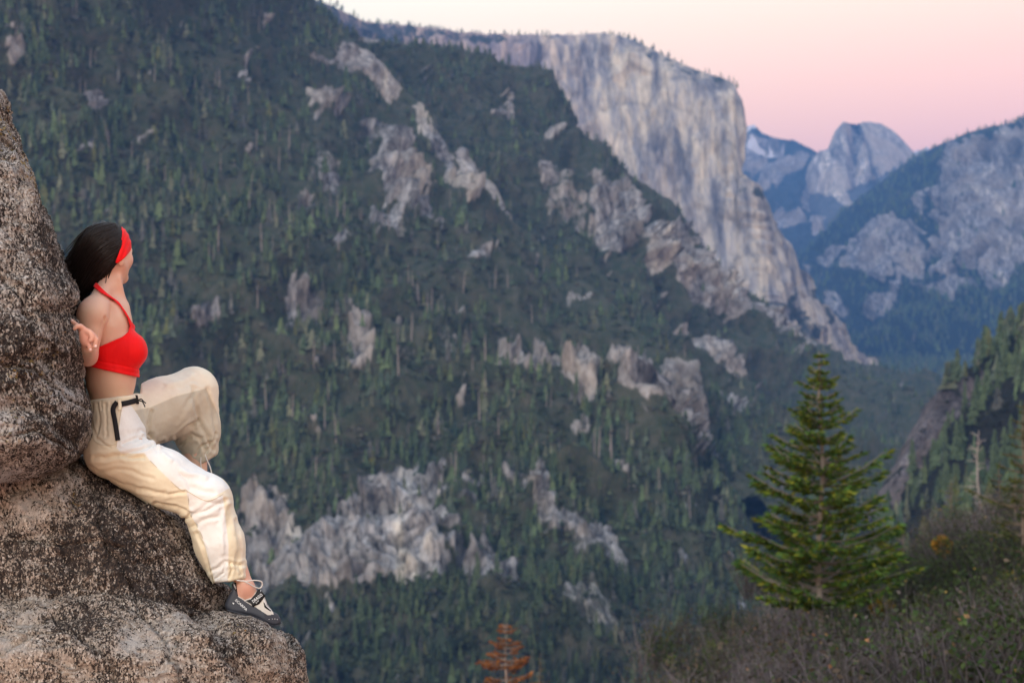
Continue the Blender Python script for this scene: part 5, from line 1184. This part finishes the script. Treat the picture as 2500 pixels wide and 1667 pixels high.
# topstitched seams
def drape(poly, bvh, lift=1.5, d0=-260, far_side=False):
    out = []
    for x, y in poly:
        hit = bvh.ray_cast(Vector((x, y, d0)), Vector((0, 0, 1)))
        if hit[0] is not None: out.append((x, y, hit[0].z - lift))
    return out
BVH_P = BVHTree.FromPolygons([Vector(v) for v in PV], [tuple(q) for q in PQ.tolist()])
def ribbon_on(poly, wdt, bvh, lift=1.8, n=26, thick=2.2):
    c_ = spline([(x, y, 0) for x, y in poly], n)[:, :2]; t = np.gradient(c_, axis=0); t /= np.linalg.norm(t, axis=1)[:, None]
    nrm = np.stack([-t[:, 1], t[:, 0]], 1); rows = []
    for s in (-0.5, -0.17, 0.17, 0.5):
        r_ = []
        for p_ in c_ + nrm * wdt * s:
            hit = bvh.ray_cast(Vector((p_[0], p_[1], -260)), Vector((0, 0, 1)))
            r_.append((p_[0], p_[1], hit[0].z - lift if hit[0] is not None else (r_[-1][2] if r_ else -60)))
        rows.append(r_)
    top = np.array(rows); k = top.shape[1]; top[:, :, 2] = np.stack([np.convolve(np.pad(r_, 2, 'edge'), np.ones(5) / 5, 'valid') for r_ in top[:, :, 2]])
    bot = top + np.array([0, 0, thick]); G = np.concatenate([top, bot[::-1]], 0); m_ = len(G)
    V = G.reshape(-1, 3); idx = np.arange(m_ * k).reshape(m_, k); nx_ = np.roll(idx, -1, 0)
    Q = np.stack([idx[:, :-1].ravel(), idx[:, 1:].ravel(), nx_[:, 1:].ravel(), nx_[:, :-1].ravel()], 1)
    return V, Q
seams = []
for pl in ([(214, 1015), (226, 1068), (250, 1086), (284, 1084)], [(284, 1090), (290, 1040), (298, 990)], [(366, 1124), (436, 1192), (456, 1198), (464, 1254), (480, 1282), (498, 1324), (520, 1425)], [(456, 1198), (505, 1222), (545, 1206)]):
    V, Q = ribbon_on(pl, 1.8, BVH_P, 1.0, 40, 1.6); seams.append((V, Q))
v, q = join(seams); sub('seam', MS(v), q, plain('seam_thread', (0.62, 0.55, 0.42), 0.8), trousers)
belt = mesh('belt', *(lambda v, q: (MS(v), q))(*ribbon_on([(296, 986), (312, 983), (334, 977)], 13, BVH_P, 3.5, 16, 1.6)), [M_WEB], her)
sub('belt_tail', *(lambda v, q: (MS(v), q))(*ribbon_on([(286, 981), (276, 998), (281, 1030), (288, 1075)], 12, BVH_P, 3.0, 26, 1.4)), M_WEB, belt)
sub('belt_loop', *(lambda v, q: (MS(v), q))(*ribbon_on([(291, 976), (293, 990), (292, 1000)], 8, BVH_P, 6.5, 10, 3)), M_PANTS, belt, cols=np.repeat(CREAM[None], 8 * 10, 0))
BUV, BUQ = nets(lambda P: np.maximum(np.maximum(np.abs(P[:, 0] - 334 - (P[:, 1] - 976) * 0.2) - 4.5, np.abs(P[:, 1] - 975) - 11), np.abs(P[:, 2] + 44) - 10), (320, 955, -70), (350, 995, -20), 1.2, 2)
sub('buckle', MS(BUV), BUQ, M_BLK, belt)
def cord(pts, rad, par, name, mat, n=30):
    v, q = tube(spline(pts, n), rad, 6); return sub(name, MS(v), q, mat, par)
cord([(338, 976, -52), (345, 974, -58), (350, 979, -58), (356, 984, -56)], 1.5, belt, 'drawcord', M_BLK)
cord([(340, 978, -52), (347, 980, -58), (352, 988, -57), (354, 993, -54)], 1.5, belt, 'drawcord', M_BLK)
cord([(578, 1416, -116), (600, 1418, -112), (622, 1416, -100), (638, 1419, -90), (640, 1428, -86), (634, 1435, -88), (622, 1432, -96), (604, 1422, -110), (592, 1416, -114)], 1.6, trousers, 'hem_cord', M_CORD, 50)
cord([(500, 1108, 140), (506, 1124, 136), (513, 1140, 134), (517, 1157, 132)], 1.5, trousers, 'hem_cord', M_CORD)
cord([(491, 1112, 140), (490, 1130, 136), (492, 1146, 134)], 1.5, trousers, 'hem_cord', M_CORD)

# --- hair
HAIR_POLY = [(297, 551), (286, 541), (268, 542), (250, 542), (230, 546), (212, 562), (198, 583), (182, 606), (170, 632), (168, 652), (171, 670), (178, 688), (186, 705), (188, 728), (187, 752), (194, 742), (208, 726), (226, 711), (240, 699), (254, 684), (268, 668), (280, 652), (287, 642), (290, 625), (298, 606), (301, 580)]
def f_hair(P):
    g = poly_sdf(P[:, 0], P[:, 1], HAIR_POLY)
    g = g + np.where(P[:, 0] < 262, 7.0, 2.0) * fbm(np.stack([P[:, 0] / 22 + P[:, 1] / 30, P[:, 1] / 13 - P[:, 0] / 26, P[:, 2] / 60], 1), 3, 12)
    v = ell(P, (236, 612, 10), (74, 76, 66)); v = smin(v, ell(P, (222, 668, 14), (56, 74, 46)), 20); v = smin(v, ell(P, (206, 716, 16), (26, 48, 26)), 16)
    v = smin(v, f_skull(P) - 5, 6)
    v = smax(v, g, 6)
    st = np.sin((P[:, 0] * 0.55 + P[:, 1] * 0.30 + P[:, 2] * 0.35) * 0.9 + 2.0 * np.sin(P[:, 1] * 0.03)) * 0.8
    return v + st
HV, HQ = nets(f_hair, (158, 530, -75), (312, 766, 90), 1.8)
hair = mesh('hair', MS(HV), HQ, [M_HAIR], her)
BVH_H = BVHTree.FromPolygons([Vector(v) for v in HV], [tuple(q) for q in HQ.tolist()])
rh = random.Random(4); strands = []
def lock(c_, rad, lift):
    pts = []
    for q_, p_ in enumerate(c_):
        hit = BVH_H.ray_cast(Vector((p_[0], p_[1], -200)), Vector((0, 0, 1)))
        z_ = hit[0].z if hit[0] is not None else (pts[-1][2] + 2 if pts else None)
        if z_ is None: continue
        pts.append((p_[0], p_[1], z_ - lift * math.sin(math.pi * min(1, (q_ + 1) / len(c_)))))
    if len(pts) > 5:
        P_ = np.array(pts); P_[1:-1] = (P_[:-2] + 2 * P_[1:-1] + P_[2:]) / 4
        v, q = tube(P_, rad, 4, 0.25); strands.append((v, q))
EDGE = [(268, 543), (290, 547), (298, 560), (299, 585), (296, 608), (290, 625), (286, 640)]
for k in range(620):                                 # locks swept back from the band and the parting, then falling
    r0 = rh.random(); st_ = spline([(x, y, 0) for x, y in EDGE], 40)[int(r0 * 39)]
    x0, y0 = st_[0] - 2, st_[1] + rh.uniform(-3, 3); u_ = min(1, max(0, r0 + rh.gauss(0, .10)))
    tx = np.interp(u_, [0, .35, .7, 1], [162, 168, 192, 250]) + rh.gauss(0, 9); ty = np.interp(u_, [0, .35, .7, 1], [640, 700, 742, 690]) + rh.gauss(0, 14)
    bow = rh.uniform(.7, 1.2); cx1 = x0 + (tx - x0) * .45 - 6 * bow; cy1 = y0 + (ty - y0) * np.interp(u_, [0, 1], [.16, .42])
    wv = rh.uniform(-5, 5); c_ = spline([(x0, y0, 0), (cx1, cy1, 0), (x0 + (tx - x0) * .82 + wv, y0 + (ty - y0) * .68, 0), (tx, ty, 0)], 18)
    lock(c_, rh.uniform(0.5, 2.3), rh.uniform(0.5, 7.0))
for k in range(190):                                  # flyaways against the forest and the stone
    y0 = rh.uniform(545, 660); x0 = np.interp(y0, [545, 583, 632, 670], [232, 200, 174, 174]) + 8; L_ = rh.uniform(10, 58) * rh.uniform(.5, 1)
    z0 = rh.uniform(-25, 40)
    strands.append(tube(spline([(x0, y0, z0), (x0 - L_ * .5, y0 + L_ * .45 + rh.uniform(-8, 8), z0 - 4), (x0 - L_ * .8 + rh.uniform(-5, 5), y0 + L_ * rh.uniform(.7, 1.4), z0 - 8)], 9), rh.uniform(.4, 1.25), 4, 0.2))
for k in range(0):                                  # wisps at the temple and the nape
    y0 = rh.uniform(600, 640); strands.append(tube(spline([(312 + rh.uniform(0, 4), y0, -36), (316 + rh.uniform(0, 6), y0 + 8, -36), (314 + rh.uniform(0, 8), y0 + rh.uniform(14, 26), -34)], 7), 0.3, 4, 0.4))
    pass
v, q = join(strands); sub('lock', MS(v), q, M_HAIR, hair)
# --- headband
BAND_POLY = [(296, 552), (306, 558), (315, 571), (321, 586), (324, 601), (317, 615), (306, 628), (296, 637), (287, 643), (280, 642), (288, 622), (294, 600), (297, 575)]
def f_band(P):
    g = poly_sdf(P[:, 0], P[:, 1], BAND_POLY)
    s = smin(f_skull(P), ell(P, HP(20, 0, -22), (42, 41, 52), HM), 12)
    s = smin(s, ell(P, HP(-2, 44, -14), (16, 10, 22), HM), 6)
    cr = 0.8 * np.sin((P[:, 0] * 0.9 + P[:, 1] * 0.35) * 0.55)
    return smax(smax(s - 6.5 - cr, g, 2.5), -(s - 0.5), 1)
DV, DQ = nets(f_band, (270, 540, -75), (335, 655, 90), 1.4)
mesh('headband', MS(DV), DQ, [M_RED], her)

# --- climbing shoes
SHOE = [(566, 1424), (577, 1420), (580, 1440), (584, 1453), (598, 1463), (614, 1457), (627, 1441), (634, 1436), (643, 1447), (648, 1462), (656, 1478), (667, 1492), (678, 1498), (685, 1510), (686, 1521), (679, 1528), (664, 1528), (648, 1521), (630, 1509), (612, 1502), (590, 1498), (566, 1495), (553, 1488), (548, 1478), (553, 1464), (561, 1450), (566, 1440)]
def f_shoe(P):
    g = poly_sdf(P[:, 0], P[:, 1], SHOE)
    wd = np.interp(P[:, 0], [548, 570, 610, 645, 686], [20, 25, 27, 31, 20]); Rr = 9.0
    zc = -72.0; a = np.maximum(g + Rr, 0); b = np.maximum(np.abs(P[:, 2] - zc) - wd + Rr, 0)
    k = np.clip((P[:, 1] - (1500 + (P[:, 0] - 600) * .3)) / 40, -1.6, 0)
    b = np.maximum(np.abs(P[:, 2] - zc) - wd * (1 + 0.22 * k) + Rr, 0)
    return np.sqrt(a * a + b * b) + np.minimum(np.maximum(g + Rr, np.abs(P[:, 2] - zc) - wd + Rr), 0) - Rr
SV, SQ = nets(f_shoe, (535, 1405, -120), (700, 1545, -25), 1.3, 1)
cx_, cy_ = SV[SQ].mean(1)[:, 0].astype(f32), SV[SQ].mean(1)[:, 1].astype(f32); mi = np.zeros(len(SQ), int)
mi[poly_sdf(cx_, cy_, [(583, 1447), (581, 1456), (598, 1467), (612, 1476), (625, 1482), (654, 1501), (668, 1499), (667, 1494), (652, 1474), (645, 1452), (640, 1440), (630, 1432), (614, 1455), (598, 1461)]) < 0] = 1
mi[poly_sdf(cx_, cy_, [(560, 1415), (580, 1415), (583, 1446), (578, 1444), (571, 1438)]) < 0] = 2
mi[poly_sdf(cx_, cy_, [(598, 1466), (612, 1462), (624, 1448), (632, 1432), (640, 1436), (644, 1448), (642, 1462), (632, 1475), (620, 1477)]) < 0] = 2
mi[poly_sdf(cx_, cy_, [(643, 1468), (650, 1474), (662, 1488), (661, 1492), (646, 1483)]) < 0] = 2
shoe = mesh('climbing_shoe', MS(SV), SQ, [M_RUBBER, M_LEATHER, M_BLK], her, midx=mi)
BVH_S = BVHTree.FromPolygons([Vector(v) for v in SV], [tuple(q) for q in SQ.tolist()])
sub('sole_edge', *(lambda v, q: (MS(v), q))(*tube([(x, y, -100 + abs(i - 9) * .25) for i, (x, y) in enumerate(spline([(554, 1489, 0), (590, 1498, 0), (630, 1509, 0), (664, 1527, 0), (682, 1525, 0)], 20)[:, :2])], 1.6, 6)), M_RUBBER, shoe)
sub('strap', *(lambda v, q: (MS(v), q))(*ribbon_on([(613, 1474), (628, 1464), (642, 1448)], 17, BVH_S, 2.5, 16, 2.5)), M_BLK, shoe)
def lettering(txt, p0, p1, size, name='shoe_lettering', bold=0.012):
    cu = bpy.data.curves.new('text', 'FONT'); cu.body = txt; cu.size = 1.0; cu.offset = bold; cu.resolution_u = 2
    o = bpy.data.objects.new('text', cu); COL.objects.link(o); bpy.context.view_layer.update()
    me = o.evaluated_get(bpy.context.evaluated_depsgraph_get()).to_mesh(); vs = np.array([v.co[:2] for v in me.vertices]); fs = [list(p.vertices) for p in me.polygons]
    bpy.data.objects.remove(o)
    t = np.array(p1, float) - np.array(p0, float); Lg = np.linalg.norm(t); t /= Lg; nrm = np.array([t[1], -t[0]])
    vs = vs - vs.min(0); xs_ = vs[:, 0] / vs[:, 0].max() * Lg; ys_ = vs[:, 1] / vs[:, 1].max() * size
    out = []
    for a, b in zip(xs_, ys_):
        p_ = np.array(p0) + t * a + nrm * b; hit = BVH_S.ray_cast(Vector((p_[0], p_[1], -260)), Vector((0, 0, 1)))
        out.append((p_[0], p_[1], (hit[0].z if hit[0] is not None else -98) - (5.6 if name == 'strap_lettering' else 0.7)))
    T_ = []
    for f_ in fs:
        for k in range(1, len(f_) - 1): T_.append((f_[0], f_[k], f_[k + 1]))
    sub(name, MS(np.array(out)), np.array(T_), M_PRINT, shoe, smooth=False)
lettering('SCARPA', (573, 1465), (601, 1491), 6.0)
lettering('DRAGO', (619, 1471), (642, 1453), 7.5, 'strap_lettering')
lettering('LV', (626, 1472), (633, 1466), 3.0, 'strap_lettering')
lettering('SCARPA', (568, 1423), (575, 1438), 3.4)
tri = np.array([(567, 1470, -99), (572, 1471, -99), (570, 1475, -99)], float)
for i_ in range(3):
    hit = BVH_S.ray_cast(Vector((tri[i_, 0], tri[i_, 1], -260)), Vector((0, 0, 1))); tri[i_, 2] = (hit[0].z if hit[0] else -98) - 0.7
sub('shoe_mark', MS(tri), np.array([(0, 1, 2)]), M_PRINT, shoe, smooth=False)
for x_, y_ in ((657, 1511), (665, 1510), (671, 1510), (677, 1511)):
    hit = BVH_S.ray_cast(Vector((x_, y_, -260)), Vector((0, 0, 1))); z_ = hit[0].z if hit[0] else -98
    v, q = nets(lambda P: ell(P, (x_, y_, z_), (1.2, 1.0, 1.0)), (x_ - 3, y_ - 3, z_ - 3), (x_ + 3, y_ + 3, z_ + 3), 0.5, 0); sub('rivet', MS(v), q, M_PRINT, shoe)
v, q = join([ribbon_on([(644, 1462), (650, 1477), (663, 1489)], 1.6, BVH_S, 1.0, 12, 1.2), ribbon_on([(632, 1436), (637, 1441), (634, 1447)], 2.0, BVH_S, 1.2, 8, 1.2)])
sub('shoe_trim', MS(v), q, M_PRINT, shoe)
# far shoe, mostly hidden by the near shin
F2 = lambda P: smin(cone(P, (462, 1338, 140), (500, 1385, 122), 24, 17), cone(P, (476, 1320, 146), (462, 1345, 140), 24, 22), 12)
v, q = nets(F2, (420, 1280, 90), (540, 1420, 190), 2.2, 1)
mesh('climbing_shoe', MS(v), q, [M_RUBBER], her)

# ------------------------------------------------------------------ air
def closed_box(name, lo, hi, m):
    V = np.array([(x, y, z) for x in (lo[0], hi[0]) for y in (lo[1], hi[1]) for z in (lo[2], hi[2])], float)
    Q = np.array([(0, 1, 3, 2), (4, 6, 7, 5), (0, 4, 5, 1), (2, 3, 7, 6), (0, 2, 6, 4), (1, 5, 7, 3)])
    return mesh(name, V, Q, [m], origin=(np.array(lo) + np.array(hi)) / 2, smooth=False)
hz = bpy.data.materials.new('air'); hz.use_nodes = True; t_ = hz.node_tree; t_.nodes.clear()
ho = t_.nodes.new('ShaderNodeOutputMaterial'); hv = t_.nodes.new('ShaderNodeVolumePrincipled')
hv.inputs['Color'].default_value = (0.165, 0.42, 0.98, 1); hv.inputs['Density'].default_value = 7.4e-5; hv.inputs['Anisotropy'].default_value = 0.0
t_.links.new(hv.outputs[0], ho.inputs['Volume'])
o = closed_box('haze', (-5800, -40, -440), (6200, 14800, 1520), hz)
tag(o, kind='stuff')
